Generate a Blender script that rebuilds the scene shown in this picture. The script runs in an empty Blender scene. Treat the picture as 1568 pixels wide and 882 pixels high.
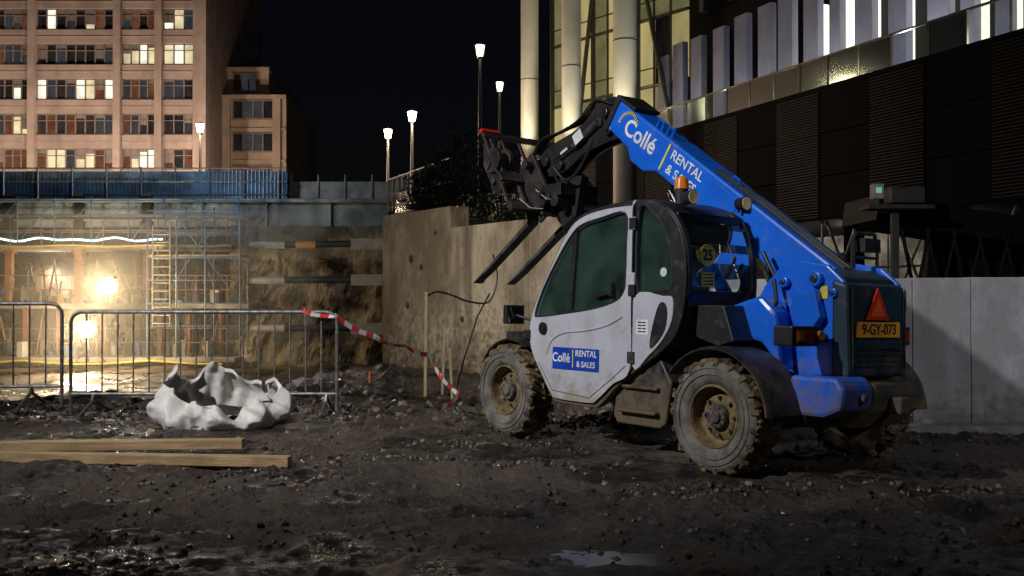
import bpy, bmesh, math, random
from mathutils import Vector, Matrix, noise
random.seed(7)
S=bpy.context.scene
S.view_settings.view_transform='Standard'; S.view_settings.look='None'; S.view_settings.exposure=0
# ---------------------------------------------------------------- materials
def M(name,c1,c2=None,scale=5,rough=.6,metal=0,bump=0,bscale=None,lo=.4,hi=.6,stretch=(1,1,1),emit=None,es=0,rough2=None,dirt=None,spec=.5,bdist=.02,detail=6,streak=None):
    m=bpy.data.materials.new(name); m.use_nodes=True; nt=m.node_tree; N=nt.nodes; L=nt.links
    b=N['Principled BSDF']; b.inputs['Roughness'].default_value=rough; b.inputs['Metallic'].default_value=metal
    b.inputs['Specular IOR Level'].default_value=spec
    c2=c2 or tuple(x*.75 for x in c1)
    tc=N.new('ShaderNodeTexCoord'); mp=N.new('ShaderNodeMapping'); mp.inputs['Scale'].default_value=stretch
    L.new(tc.outputs['Object'],mp.inputs['Vector'])
    n=N.new('ShaderNodeTexNoise'); n.inputs['Scale'].default_value=scale; n.inputs['Detail'].default_value=detail; n.inputs['Roughness'].default_value=.62
    L.new(mp.outputs[0],n.inputs['Vector'])
    r=N.new('ShaderNodeMapRange'); r.inputs[1].default_value=lo; r.inputs[2].default_value=hi
    L.new(n.outputs['Fac'],r.inputs[0])
    mx=N.new('ShaderNodeMixRGB'); mx.inputs[1].default_value=(*c1,1); mx.inputs[2].default_value=(*c2,1)
    L.new(r.outputs[0],mx.inputs[0]); out=mx.outputs[0]
    if rough2 is not None:
        rr=N.new('ShaderNodeMapRange'); rr.inputs[3].default_value=rough; rr.inputs[4].default_value=rough2
        L.new(r.outputs[0],rr.inputs[0]); L.new(rr.outputs[0],b.inputs['Roughness'])
    if streak:
        mp2=N.new('ShaderNodeMapping'); mp2.inputs['Scale'].default_value=(1,1,.16); L.new(tc.outputs['Object'],mp2.inputs['Vector'])
        n4=N.new('ShaderNodeTexNoise'); n4.inputs['Scale'].default_value=streak[1]; n4.inputs['Detail'].default_value=7; L.new(mp2.outputs[0],n4.inputs['Vector'])
        r4=N.new('ShaderNodeMapRange'); r4.inputs[1].default_value=.5; r4.inputs[2].default_value=.68; r4.inputs[4].default_value=streak[2]; L.new(n4.outputs['Fac'],r4.inputs[0])
        m4=N.new('ShaderNodeMixRGB'); L.new(r4.outputs[0],m4.inputs[0]); L.new(out,m4.inputs[1]); m4.inputs[2].default_value=(*streak[0],1); out=m4.outputs[0]
    if dirt:
        dc,z0,z1,amt=dirt
        sp=N.new('ShaderNodeSeparateXYZ'); L.new(tc.outputs['Object'],sp.inputs[0])
        zr=N.new('ShaderNodeMapRange'); zr.inputs[1].default_value=z0; zr.inputs[2].default_value=z1; zr.inputs[3].default_value=.42; zr.inputs[4].default_value=0
        L.new(sp.outputs[2],zr.inputs[0])
        n3=N.new('ShaderNodeTexNoise'); n3.inputs['Scale'].default_value=9; n3.inputs['Detail'].default_value=8; n3.inputs['Roughness'].default_value=.7
        L.new(tc.outputs['Object'],n3.inputs['Vector'])
        ad=N.new('ShaderNodeMath'); ad.operation='ADD'; L.new(zr.outputs[0],ad.inputs[0]); L.new(n3.outputs['Fac'],ad.inputs[1])
        r3=N.new('ShaderNodeMapRange'); r3.inputs[1].default_value=.56; r3.inputs[2].default_value=.85; r3.inputs[4].default_value=amt
        L.new(ad.outputs[0],r3.inputs[0])
        m3=N.new('ShaderNodeMixRGB'); L.new(r3.outputs[0],m3.inputs[0]); L.new(out,m3.inputs[1]); m3.inputs[2].default_value=(*dc,1); out=m3.outputs[0]
        ro=N.new('ShaderNodeMapRange'); ro.inputs[3].default_value=rough; ro.inputs[4].default_value=.9
        L.new(r3.outputs[0],ro.inputs[0]); L.new(ro.outputs[0],b.inputs['Roughness'])
    L.new(out,b.inputs['Base Color'])
    if bump:
        n2=N.new('ShaderNodeTexNoise'); n2.inputs['Scale'].default_value=bscale or scale*4; n2.inputs['Detail'].default_value=8; n2.inputs['Roughness'].default_value=.65
        L.new(mp.outputs[0],n2.inputs['Vector'])
        bp=N.new('ShaderNodeBump'); bp.inputs['Strength'].default_value=bump; bp.inputs['Distance'].default_value=bdist
        L.new(n2.outputs['Fac'],bp.inputs['Height']); L.new(bp.outputs[0],b.inputs['Normal'])
    if emit:
        em=N.new('ShaderNodeMixRGB'); em.blend_type='MULTIPLY'; em.inputs[0].default_value=.6
        em.inputs[1].default_value=(*emit,1); L.new(r.outputs[0],em.inputs[2])
        L.new(em.outputs[0],b.inputs['Emission Color']); b.inputs['Emission Strength'].default_value=es
    return m
def E(name,c,s):
    m=bpy.data.materials.new(name); m.use_nodes=True; nt=m.node_tree; nt.nodes.clear()
    e=nt.nodes.new('ShaderNodeEmission'); e.inputs[0].default_value=(*c,1); e.inputs[1].default_value=s
    o=nt.nodes.new('ShaderNodeOutputMaterial'); nt.links.new(e.outputs[0],o.inputs[0]); return m
def G(name,tint,refl=.12,rough=.03,film=0,fcol=(.4,.45,.42)):
    m=bpy.data.materials.new(name); m.use_nodes=True; nt=m.node_tree; nt.nodes.clear()
    t=nt.nodes.new('ShaderNodeBsdfTransparent'); t.inputs[0].default_value=(*tint,1)
    g=nt.nodes.new('ShaderNodeBsdfGlossy'); g.inputs['Roughness'].default_value=rough; g.inputs[0].default_value=(.9,1,.95,1)
    lw=nt.nodes.new('ShaderNodeFresnel'); lw.inputs[0].default_value=1.5
    ad=nt.nodes.new('ShaderNodeMath'); ad.operation='ADD'; ad.inputs[1].default_value=refl; nt.links.new(lw.outputs[0],ad.inputs[0])
    mx=nt.nodes.new('ShaderNodeMixShader'); nt.links.new(ad.outputs[0],mx.inputs[0]); nt.links.new(t.outputs[0],mx.inputs[1]); nt.links.new(g.outputs[0],mx.inputs[2])
    last=mx.outputs[0]
    if film:
        tc=nt.nodes.new('ShaderNodeTexCoord'); n=nt.nodes.new('ShaderNodeTexNoise'); n.inputs['Scale'].default_value=5; n.inputs['Detail'].default_value=8; nt.links.new(tc.outputs['Object'],n.inputs['Vector'])
        r=nt.nodes.new('ShaderNodeMapRange'); r.inputs[1].default_value=.3; r.inputs[2].default_value=.75; r.inputs[3].default_value=film*.4; r.inputs[4].default_value=film*1.6; nt.links.new(n.outputs['Fac'],r.inputs[0])
        d=nt.nodes.new('ShaderNodeBsdfDiffuse'); d.inputs[0].default_value=(*fcol,1); m2=nt.nodes.new('ShaderNodeMixShader'); nt.links.new(r.outputs[0],m2.inputs[0]); nt.links.new(last,m2.inputs[1]); nt.links.new(d.outputs[0],m2.inputs[2]); last=m2.outputs[0]
    o=nt.nodes.new('ShaderNodeOutputMaterial'); nt.links.new(last,o.inputs[0]); return m
# ---------------------------------------------------------------- mesh builder
class MB:
    def __init__(s): s.v=[];s.f=[];s.m=[]
    def add(s,vs,fs,mi=0):
        o=len(s.v); s.v+= [tuple(v) for v in vs]
        for f in fs: s.f.append([i+o for i in f]); s.m.append(mi)
    def box(s,a,b,mi=0):
        x0,y0,z0=a;x1,y1,z1=b
        s.add([(x0,y0,z0),(x1,y0,z0),(x1,y1,z0),(x0,y1,z0),(x0,y0,z1),(x1,y0,z1),(x1,y1,z1),(x0,y1,z1)],
              [(0,3,2,1),(4,5,6,7),(0,1,5,4),(1,2,6,5),(2,3,7,6),(3,0,4,7)],mi)
    def obox(s,c,sz,R,mi=0):
        c=Vector(c); vs=[]
        for dz in(-.5,.5):
            for dx,dy in((-.5,-.5),(.5,-.5),(.5,.5),(-.5,.5)):
                vs.append(c+R@Vector((dx*sz[0],dy*sz[1],dz*sz[2])))
        s.add(vs,[(0,3,2,1),(4,5,6,7),(0,1,5,4),(1,2,6,5),(2,3,7,6),(3,0,4,7)],mi)
    def cyl(s,p0,p1,r,mi=0,n=10,r2=None):
        p0=Vector(p0);p1=Vector(p1); d=(p1-p0); 
        if d.length<1e-6: return
        d.normalize(); a=d.orthogonal().normalized(); b=d.cross(a); r2=r if r2 is None else r2
        vs=[];fs=[]
        for i in range(n):
            t=2*math.pi*i/n; w=a*math.cos(t)+b*math.sin(t); vs+= [p0+w*r,p1+w*r2]
        for i in range(n):
            j=(i+1)%n; fs.append((2*i,2*j,2*j+1,2*i+1))
        fs.append([2*i for i in range(n)][::-1]); fs.append([2*i+1 for i in range(n)])
        s.add(vs,fs,mi)
    def tube(s,pts,r,mi=0,n=6):
        P=[Vector(p) for p in pts]; P=[p for i,p in enumerate(P) if i==0 or (p-P[i-1]).length>1e-5]
        k=len(P); T=[]
        for i in range(k):
            t=(P[min(i+1,k-1)]-P[i]).normalized()+(P[i]-P[max(i-1,0)]).normalized(); T.append(t.normalized())
        a=T[0].orthogonal().normalized(); vs=[];fs=[]
        for i in range(k):
            a=(a-T[i]*a.dot(T[i])).normalized(); b=T[i].cross(a)
            for j in range(n): w=2*math.pi*j/n; vs.append(P[i]+(a*math.cos(w)+b*math.sin(w))*r)
        for i in range(k-1):
            for j in range(n): q=(j+1)%n; fs.append((i*n+j,i*n+q,(i+1)*n+q,(i+1)*n+j))
        fs.append(list(range(n))[::-1]); fs.append([(k-1)*n+j for j in range(n)]); s.add(vs,fs,mi)
    def prism(s,pts,v0,v1,mi=0,f=None):
        f=f or (lambda a,b,k:(a,-k,b)); n=len(pts)
        vs=[f(a,b,v0) for a,b in pts]+[f(a,b,v1) for a,b in pts]
        s.add(vs,[list(range(n)),list(range(n,2*n))[::-1]]+[(i,(i+1)%n,(i+1)%n+n,i+n) for i in range(n)],mi)
    def lathe(s,prof,fn,n,mi=0,close=False):
        k=len(prof); vs=[]
        for i in range(n):
            t=2*math.pi*i/n
            for r,w in prof: vs.append(fn(r*math.cos(t),r*math.sin(t),w))
        fs=[]
        for i in range(n):
            j=(i+1)%n
            for q in range(k-1 if not close else k):
                q2=(q+1)%k; fs.append((i*k+q,i*k+q2,j*k+q2,j*k+q))
        s.add(vs,fs,mi)
    def obj(s,name,mats,parent=None,smooth=False,bevel=0,angle=35):
        me=bpy.data.meshes.new(name); me.from_pydata(s.v,[],s.f); 
        for m in (mats if isinstance(mats,(list,tuple)) else [mats]): me.materials.append(m)
        me.polygons.foreach_set('material_index',s.m)
        bm=bmesh.new(); bm.from_mesh(me); bmesh.ops.recalc_face_normals(bm,faces=bm.faces); bm.to_mesh(me); bm.free()
        o=bpy.data.objects.new(name,me); S.collection.objects.link(o)
        if parent: o.parent=parent
        if bevel:
            b=o.modifiers.new('b','BEVEL'); b.width=bevel; b.segments=2; b.limit_method='ANGLE'; b.angle_limit=math.radians(angle)
        if smooth:
            me.polygons.foreach_set('use_smooth',[True]*len(me.polygons))
            try: me.set_sharp_from_angle(angle=math.radians(angle))
            except Exception: pass
        return o
def empty(name,loc=(0,0,0),rot=(0,0,0)):
    o=bpy.data.objects.new(name,None); S.collection.objects.link(o); o.location=loc; o.rotation_euler=rot; return o
def smoothpoly(pts,sub=5,closed=True):
    n=len(pts);out=[]
    rng=range(n) if closed else range(n-1)
    for i in rng:
        g=lambda k: Vector((*pts[k%n],0)) if closed else Vector((*pts[max(0,min(n-1,k))],0))
        p0,p1,p2,p3=g(i-1),g(i),g(i+1),g(i+2)
        for j in range(sub):
            t=j/sub
            q=.5*((2*p1)+(p2-p0)*t+(2*p0-5*p1+4*p2-p3)*t*t+(3*p1-p0-3*p2+p3)*t**3)
            out.append((q.x,q.y))
    if not closed: out.append(pts[-1])
    return out
def panel(name,outer,holes,v,th,mat,parent,bev=.004):
    c=bpy.data.curves.new(name,'CURVE'); c.dimensions='2D'; c.fill_mode='BOTH'; c.extrude=th/2; c.bevel_depth=bev; c.bevel_resolution=1
    for pl in [outer]+holes:
        sp=c.splines.new('POLY'); sp.points.add(len(pl)-1)
        for i,(a,b) in enumerate(pl): sp.points[i].co=(a,b,0,1)
        sp.use_cyclic_u=True
    o=bpy.data.objects.new(name+'_c',c); S.collection.objects.link(o)
    me=bpy.data.meshes.new_from_object(o.evaluated_get(bpy.context.evaluated_depsgraph_get()))
    bpy.data.objects.remove(o)
    me.transform(Matrix.Rotation(math.pi/2,4,'X')); me.transform(Matrix.Translation((0,-v,0)))
    me.materials.clear(); me.materials.append(mat)
    ob=bpy.data.objects.new(name,me); S.collection.objects.link(ob); ob.parent=parent; return ob
def text(name,body,size,loc,X,Y,mat,parent,ext=.0015,align='CENTER',off=0):
    c=bpy.data.curves.new(name,'FONT'); c.body=body; c.size=size; c.extrude=ext; c.align_x=align; c.align_y='CENTER'; c.offset=off
    o=bpy.data.objects.new(name+'_c',c); S.collection.objects.link(o)
    me=bpy.data.meshes.new_from_object(o.evaluated_get(bpy.context.evaluated_depsgraph_get())); bpy.data.objects.remove(o)
    X=Vector(X).normalized();Y=Vector(Y).normalized();Z=X.cross(Y)
    R=Matrix((X,Y,Z)).transposed().to_4x4(); me.transform(Matrix.Translation(loc)@R)
    me.materials.clear(); me.materials.append(mat)
    ob=bpy.data.objects.new(name,me); S.collection.objects.link(ob); ob.parent=parent; return ob
def light(name,kind,loc,power,col,r=.2,target=None,size=60,blend=.5,parent=None):
    l=bpy.data.lights.new(name,kind); l.energy=power; l.color=col
    if kind!='SUN': l.shadow_soft_size=r
    o=bpy.data.objects.new(name,l); S.collection.objects.link(o); o.location=loc
    if kind=='SPOT': l.spot_size=math.radians(size); l.spot_blend=blend
    if target is not None: o.rotation_euler=(Vector(target)-Vector(loc)).to_track_quat('-Z','Y').to_euler()
    if parent: o.parent=parent
    return o
def fb(x,y,z=0,o=4): return noise.fractal(Vector((x,y,z)),.9,2.0,o)
def ss(a,b,x):
    t=max(0,min(1,(x-a)/(b-a))); return t*t*(3-2*t)
# ---------------------------------------------------------------- camera/world
cam=bpy.data.cameras.new('camera'); co=bpy.data.objects.new('camera',cam); S.collection.objects.link(co)
cam.lens=35; cam.sensor_width=36; cam.clip_end=3000; co.location=(0,0,1.28); co.rotation_euler=(math.radians(90.41),0,0); S.camera=co
w=bpy.data.worlds.new('World'); S.world=w; w.use_nodes=True; nt=w.node_tree; bg=nt.nodes['Background']
tc=nt.nodes.new('ShaderNodeTexCoord'); sp=nt.nodes.new('ShaderNodeSeparateXYZ'); cr=nt.nodes.new('ShaderNodeValToRGB')
nt.links.new(tc.outputs['Generated'],sp.inputs[0]); nt.links.new(sp.outputs[2],cr.inputs[0]); nt.links.new(cr.outputs[0],bg.inputs[0])
cr.color_ramp.elements[0].color=(.20,.19,.20,1); cr.color_ramp.elements[1].color=(.08,.12,.23,1); cr.color_ramp.elements[1].position=.35
bg.inputs[1].default_value=.016
# ---------------------------------------------------------------- terrain
def zt(x,y):
    d=((x+.98)*2+(y-15.9)*1.35)/2.413
    behind = d>.15 and y<17.9 and y>9.4
    if x>3.3: behind = y>9.75
    if y>=17.9: behind = x>-2.33-(y-17.9)*.113+.15
    if behind:
        zl=2.0+max(0,min(3.05,(y-15)*.14)); k=ss(.2,1.4,x); z=zl*(1-k)+.9*k
        return z+.05*fb(x,y)
    if y>37.5: return 5.1
    e=12.0+.35*fb(x*.7,3)+ (8 if x>-2.2 else 6*ss(-3.4,-2.2,x))
    pit=ss(e,e+1.3,y)
    c1=fb(x*2.6,y*2.6,5); c2=fb(x*7,y*7,2,4)
    z=.04*fb(x*.6,y*.6,1)+.032*c1+.026*abs(c2)+.008*fb(x*22,y*22,6,2)
    z+=.10*math.exp(-((x+2.0)**2/1.2+(y-12.4)**2/.5))+.09*ss(11.2,12.6,y)*abs(fb(x*1.7,y*1.7,9))*1.5
    for off in(0,1.55):
        q=(x*.8+y*.6)-(1.41*.8+7.12*.6)-.15-off+.05*math.sin(y*1.3); z-= .045*math.exp(-(q/.16)**2)*(.6+fb(x*3,y*3,4)); z+=.02*math.exp(-((abs(q)-.24)/.07)**2)
    for x0,sl in((-2.9,.55),(-1.5,.5)):
        q=y-(5.6+sl*(x-x0)*.35+.1*math.sin(x*1.4)); z-=.035*math.exp(-(q/.13)**2); z+=.030*math.exp(-((abs(q)-.2)/.06)**2)*(.5+abs(fb(x*4,y*4,8)))
    q=y-7.4-.35*math.sin(x*.5); z+=.07*math.exp(-(q/.22)**2)*(abs(fb(x*2,y*2,7))+.25)
    q=y-6.2-.2*math.sin(x*.7+1); z+=.035*math.exp(-(q/.14)**2)*(abs(fb(x*3,y*2,17)))
    gp=math.exp(-((x-.6)**2/.45+(y-5.0)**2/.10)); z=z*(1-.8*gp)-.05*gp
    z-=.05*ss(1.6,2.8,x)*ss(6.0,7.5,y)*(1-ss(9.0,9.5,y))
    return z*(1-pit)+(-1.25+.18*fb(x*.8,y*.8))*pit
def axis(segs):
    out=[]
    for a,b,st in segs:
        n=max(1,round((b-a)/st)); out+=[a+(b-a)*i/n for i in range(n)]
    out.append(segs[-1][1]); return out
xs=axis([(-600,-60,60),(-60,-20,4),(-20,-8,.6),(-8,-4.6,.12),(-4.6,4.8,.032),(4.8,8,.12),(8,20,.6),(20,60,4),(60,600,60)])
ys=axis([(-60,-5,8),(-5,3.6,.4),(3.6,8.4,.028),(8.4,12,.06),(12,19,.12),(19,40,.5),(40,60,2),(60,120,10),(120,1500,150)])
verts=[(x,y,zt(x,y)) for y in ys for x in xs]; nx=len(xs)
faces=[(j*nx+i,j*nx+i+1,(j+1)*nx+i+1,(j+1)*nx+i) for j in range(len(ys)-1) for i in range(nx-1)]
me=bpy.data.meshes.new('ground'); me.from_pydata(verts,[],faces); me.polygons.foreach_set('use_smooth',[True]*len(faces))
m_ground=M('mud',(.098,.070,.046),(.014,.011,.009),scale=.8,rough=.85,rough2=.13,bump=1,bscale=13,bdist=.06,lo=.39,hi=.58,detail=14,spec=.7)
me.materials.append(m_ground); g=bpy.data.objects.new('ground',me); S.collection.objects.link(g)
pb=MB(); pb.add([(.6+.85*math.cos(i/40*6.283),5.0+.42*math.sin(i/40*6.283),-.038) for i in range(40)],[list(range(40))]); pb.obj('puddle',M('water',(.012,.011,.01),rough=.14,spec=.5,bump=.12,bscale=14))
ico=bmesh.new(); bmesh.ops.create_icosphere(ico,subdivisions=1,radius=1); iv=[v.co.copy() for v in ico.verts]; ifc=[[v.index for v in f.verts] for f in ico.faces]; ico.free()
gb=MB()
def stone(x,y,s,mi,zz=None):
    R=Matrix.Rotation(random.random()*6.3,3,'Z')@Matrix.Rotation(random.random()*6.3,3,'X'); sc=(s*random.uniform(.7,1.3),s*random.uniform(.6,1.1),s*random.uniform(.45,.9))
    z=(zt(x,y) if zz is None else zz)+s*.02
    gb.add([Vector((x,y,z))+R@Vector((v.x*sc[0],v.y*sc[1],v.z*sc[2]))*random.uniform(.75,1.15) for v in iv],ifc,mi)
for i in range(11000):
    y=3.8+9*random.random()**1.4; x=random.uniform(-.62,.62)*y
    if fb(x*.8,y*.8,3)+random.uniform(-.3,.4)<0: continue
    stone(x,y,random.choice([.005,.006,.008,.008,.01,.012,.016,.026]),random.choice([0,0,0,0,0,0,1,1,1,2]))
for i in range(900):
    x=random.uniform(-6.5,2.6); y=random.gauss(11.0,.5) if x<-.6 else random.gauss(10.6,.35)
    stone(x,y,random.choice([.015,.02,.03,.04,.06]),random.choice([0,0,1,1,2]))
for i in range(260):
    x=random.uniform(2.9,7); y=random.uniform(8.9,9.4); stone(x,y,random.uniform(.01,.03),random.choice([0,1]))
for i in range(1300):
    a=random.gauss(0,.4);b=random.gauss(0,.1)
    cx,cy=random.choice([(1.3,6.5),(-.3,8.5),(1.0,10.2),(1.4,10.4),(.9,10.0),(2.5,6.4),(-1.2,7.7),(.1,7.4),(2.9,6.5)]); stone(cx+a,cy+b,random.uniform(.008,.028),random.choice([0,1,1,2]))
gb.obj('gravel',[M('stone_dark',(.035,.027,.020),rough=.35),M('stone_mid',(.10,.08,.057),rough=.6),M('stone_light',(.23,.19,.14),rough=.65)])
rb=MB(); gb=rb
for i in range(420):
    x=random.uniform(-8,-2.6); y=random.uniform(12.2,20); stone(x,y,random.uniform(.04,.2),random.choice([0,1,1]))
rb.obj('pit_rubble',[M('rub1',(.16,.14,.12),rough=.9),M('rub2',(.26,.23,.2),rough=.9)])
# ---------------------------------------------------------------- concrete walls
m_conc=M('stained_concrete',(.66,.53,.34),(.27,.195,.11),scale=.8,rough=.85,bump=1,bscale=4,bdist=.07,stretch=(1.2,1.2,.7),lo=.40,hi=.60,dirt=((.09,.06,.03),-.6,1.5,.95),detail=13,streak=((.11,.078,.045),1.7,.85))
m_conc2=M('pale_concrete',(.46,.45,.47),(.28,.27,.28),scale=1.4,rough=.8,bump=.4,bscale=14,stretch=(1,1,.6),dirt=((.14,.12,.10),-.1,.55,.8),detail=10,streak=((.2,.18,.16),3,.5))
def wallseg(b,p,q,z0,z1,th=.35,mi=0):
    p=Vector((*p[:2],0));q=Vector((*q[:2],0)); d=(q-p).normalized(); n=Vector((-d.y,d.x,0)); n= n if n.y>0 or (n.y==0 and n.x>0) else -n
    vs=[p,q,q+n*th,p+n*th]; 
    zz=(z1,z1) if not isinstance(z1,tuple) else z1
    b.add([(v.x,v.y,z0) for v in vs]+[(vs[0].x,vs[0].y,zz[0]),(vs[1].x,vs[1].y,zz[1]),(vs[2].x,vs[2].y,zz[1]),(vs[3].x,vs[3].y,zz[0])],
      [(0,3,2,1),(4,5,6,7),(0,1,5,4),(1,2,6,5),(2,3,7,6),(3,0,4,7)],mi)
b=MB()
def pl(s): return (-.98+1.35*s,15.9-2*s)
cuts=[-1,-.62,-.3,0]
for a,c in zip(cuts[:-1],cuts[1:]): wallseg(b,pl(a),pl(c-.004),-1.5,2.71+.01*random.uniform(-1,1),.35)
cuts=[0,.42,.9,1.4]
for a,c in zip(cuts[:-1],cuts[1:]): wallseg(b,pl(a),pl(c-.004),-1.5,2.36,.35)
wallseg(b,(-2.3,18.05),(-4.35,36.2),-1.5,(2.6,3.6),.35)
b.obj('retaining_wall',m_conc,bevel=.012)
b=MB(); A=Vector(pl(1.4)); B=Vector((3.3,9.6))
for i in range(5):
    p=A.lerp(B,i/5); q=A.lerp(B,(i+1)/5-.004); wallseg(b,p,q,-.3,1.45,.3)
x=3.3
while x<14:
    wallseg(b,(x,9.6-.02*(x-3.3)),(x+.555,9.6-.02*(x+.56-3.3)),-.3,1.44+.012*(x-3.3)+random.uniform(-.008,.008),.3+.006*random.random()); x+=.56
b.box((3.2,9.36,-.2),(14,9.66,.05))
b.obj('concrete_wall',m_conc2,bevel=.008)
b=MB()
nn=Vector((-.83,-.56,0))
for s,z,r in((-.55,1.9,.07),(-.4,1.75,.05),(.15,.9,.05),(.4,1.5,.04),(-.2,2.3,.04),(-.6,1.1,.06)):
    p=Vector((*pl(s),z)); b.cyl(p-nn*.05,p+nn*.012,r,0,9)
b.obj('wall_anchor_plates',M('rusty',(.10,.06,.04),rough=.8))
# ---------------------------------------------------------------- far pit structure
m_bl=M('blueish_concrete',(.24,.28,.30),(.10,.12,.14),scale=.8,rough=.8,bump=.3,bscale=3,streak=((.07,.08,.08),1.5,.6))
m_rock=M('sheet_rock',(.24,.20,.13),(.05,.042,.033),scale=.55,rough=.95,bump=1,bscale=2.2,bdist=.25,lo=.38,hi=.62,detail=12)
m_rust=M('rust_steel',(.30,.12,.05),(.14,.06,.03),scale=3,rough=.8)
m_dark=M('dark_steel',(.03,.03,.035),rough=.5,metal=.3)
m_galv=M('galvanised_steel',(.32,.33,.34),(.22,.22,.23),scale=12,rough=.42,metal=.7)
m_paleW=M('pale_wall',(.28,.26,.24),(.09,.085,.08),scale=.6,rough=.9,bump=.3)
st=empty('basement_structure')
b=MB()
b.box((-26,36,3.75),(-4.45,36.8,4.62)); b.box((-26,35.7,4.62),(-4.45,37.4,4.75)); b.box((-26,35.85,3.95),(-9,35.99,4.05))
x=-25
while x<-4.6: b.box((x,35.9,3.78),(x+.08,35.995,4.6)); x+=2.3
b.obj('edge_beam',m_bl,st,bevel=.03)
b=MB(); b.box((-26,35.4,2.92),(-10,40,3.08)); b.box((-26,35.2,.80),(-9.3,40,.98)); b.box((-26,34.5,-1.05),(-9.6,40,-.9)); b.obj('floor_slabs',m_paleW,st,bevel=.02)
b=MB(); b.box((-26,40,-1.2),(-9,40.4,4.6))
for x in(-24.5,-22,-19.3,-16.8,-14.2,-11.9): b.box((x,39.6,-.9),(x+.7,39.99,3.6))
b.obj('inner_wall',m_paleW,st)
b=MB()
for x in(-18.1,-15.6,-13.15,-20.6,-23):
    b.box((x-.16,35.8,3.1),(x+.16,35.99,4.95),1)
    b.box((x-.12,35.75,.98),(x+.12,35.95,2.78),0); b.box((x-.2,35.7,2.78),(x+.2,36,2.92),0)
for x in(-17.4,-16.2,-14.6,-12.6,-11.6,-10.4,-19,-20.4): b.box((x-.09,35.6,-.9),(x+.09,35.8,.8),0)
b.obj('columns',[m_rust,m_dark],st)
b=MB()
pts=[(-26+i*.25,35.6,3.27+.07*math.sin(i*.9)*math.sin(i*.23)) for i in range(55)]
b.tube(pts,.035,0); b.obj('rope_light',E('rope_light',(.70,.93,1),3.2),st)
b=MB(); b.tube([(-26+i*.5,35.3,3.03+.03*math.sin(i)) for i in range(33)],.03,0); b.tube([(-26+i*.5,34.4,-.98-.12*abs(math.sin(i*.35))) for i in range(33)],.035,0); b.obj('yellow_edge_cable',M('yellow_pl',(.6,.45,.05),rough=.5),st)
b=MB()
for i in range(240):
    x=random.uniform(-20,-9.6); lvl=random.choice([-.9,.98,.98,-.9]); y=random.uniform(34.9 if lvl<0 else 35.6,38); s=random.uniform(.08,.35); h=random.uniform(.1,.6)
    R=Matrix.Rotation(random.random()*3,3,'Z'); b.obox((x,y,lvl+h/2),(s,s*random.uniform(.5,2),h),R,random.choice([0,1,2,3,4,4,4]))
for i in range(110):
    x=random.uniform(-20,-9.6); lvl=random.choice([-.9,.98]); b.cyl((x,36,lvl),(x+random.uniform(-.4,.4),36+random.uniform(-.3,.6),lvl+random.uniform(.6,1.7)),.03,random.choice([2,4,0,4]),6)
b.obj('building_materials',[M('timber_o',(.3,.19,.09)),M('blue_pl',(.03,.08,.25)),M('grey_pl',(.2,.2,.2)),M('white_pl',(.5,.5,.47)),m_dark],st)
b=MB()
for lvl in(.98,-.9,3.08):
    x=-20
    while x<-9.8:
        b.cyl((x,35.3,lvl),(x,35.3,lvl+1),.022,0,6); x+=1.1
    for h in(.5,1): b.cyl((-26,35.3,lvl+h),(-9.8,35.3,lvl+h),.02,0,6)
b.obj('slab_guard_rails',M('orange_st',(.20,.10,.05),rough=.6),st)
dr=empty('deck_railing')
b=MB(); x=-26
while x<-8.2: b.cyl((x,36.2,4.7),(x,36.2,5.95),.035,0,6); x+=1.25
for z in(4.95,5.4,5.9): b.cyl((-26,36.2,z),(-8.2,36.2,z),.025,0,6)
x=-26
while x<-8.3: b.cyl((x,36.22,4.8),(x,36.22,5.85),.008,0,4); x+=.14
b.obj('rails',m_galv,dr); b=MB(); b.add([(-26,36.3,4.75),(-8.2,36.3,4.75),(-8.2,36.3,5.8),(-26,36.3,5.8)],[(0,1,2,3)]); b.obj('netting',M('net_blue',(.12,.24,.40),(.025,.05,.10),scale=1.1,rough=.8,lo=.35,hi=.65),dr)
b=MB(); x=-8.2
while x<-5: b.box((x,37,4.6),(x+.98,37.15,5.5),0); b.cyl((x,36.95,4.7),(x,36.95,5.75),.03,0,6); x+=1.0
b.obj('concrete_barrier',M('barrier_c',(.5,.47,.42),(.3,.28,.25),scale=2,rough=.8))
b=MB(); N1=60;N2=30; vs=[];fs=[]
for j in range(N2+1):
    for i in range(N1+1):
        x=-10.2+5.9*i/N1; z=-1.6+5.4*j/N2; y=36-.35*max(0,(2.2-z))*.5-.22*fb(x*1.1,z*1.3,4)*(1 if z<2.6 else .15); vs.append((x,y,z))
for j in range(N2):
    for i in range(N1): k=j*(N1+1)+i; fs.append((k,k+1,k+N1+2,k+N1+1))
b.add(vs,fs); b.obj('excavation_face',m_rock)
b=MB()
for z in(3.05,1.8,.1):
    b.cyl((-9.2,35.2,z),(-4.6,34.9,z+.04),.12,0,10); b.cyl((-9.25,35.2,z),(-8.0,35.12,z),.135,1,10); b.box((-5.6,34.6,z-.18),(-4.5,35.3,z+.2),1)
b.cyl((-7.6,35.09,3.06),(-6.9,35.05,3.06),.135,2,10)
b.obj('bracing_struts',[m_dark,M('str_wh',(.34,.33,.30)),M('str_or',(.4,.2,.06))])
b=MB()
for x in(-12.6,-11.6,-10.6,-9.4):
    for y in(34.4,35.4): b.cyl((x,y,-.9),(x,y,4.4 if y>35 else 3.9),.03,0,6)
for z in(.2,1.0,1.8,2.6,3.4,4.2):
    for y in(34.4,35.4): b.cyl((-12.6,y,z),(-9.4,y,z),.022,0,6)
for k in range(12): b.cyl((-12.4,34.35,.3+k*.28),(-11.8,34.35,.3+k*.28),.02,1,5)
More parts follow.
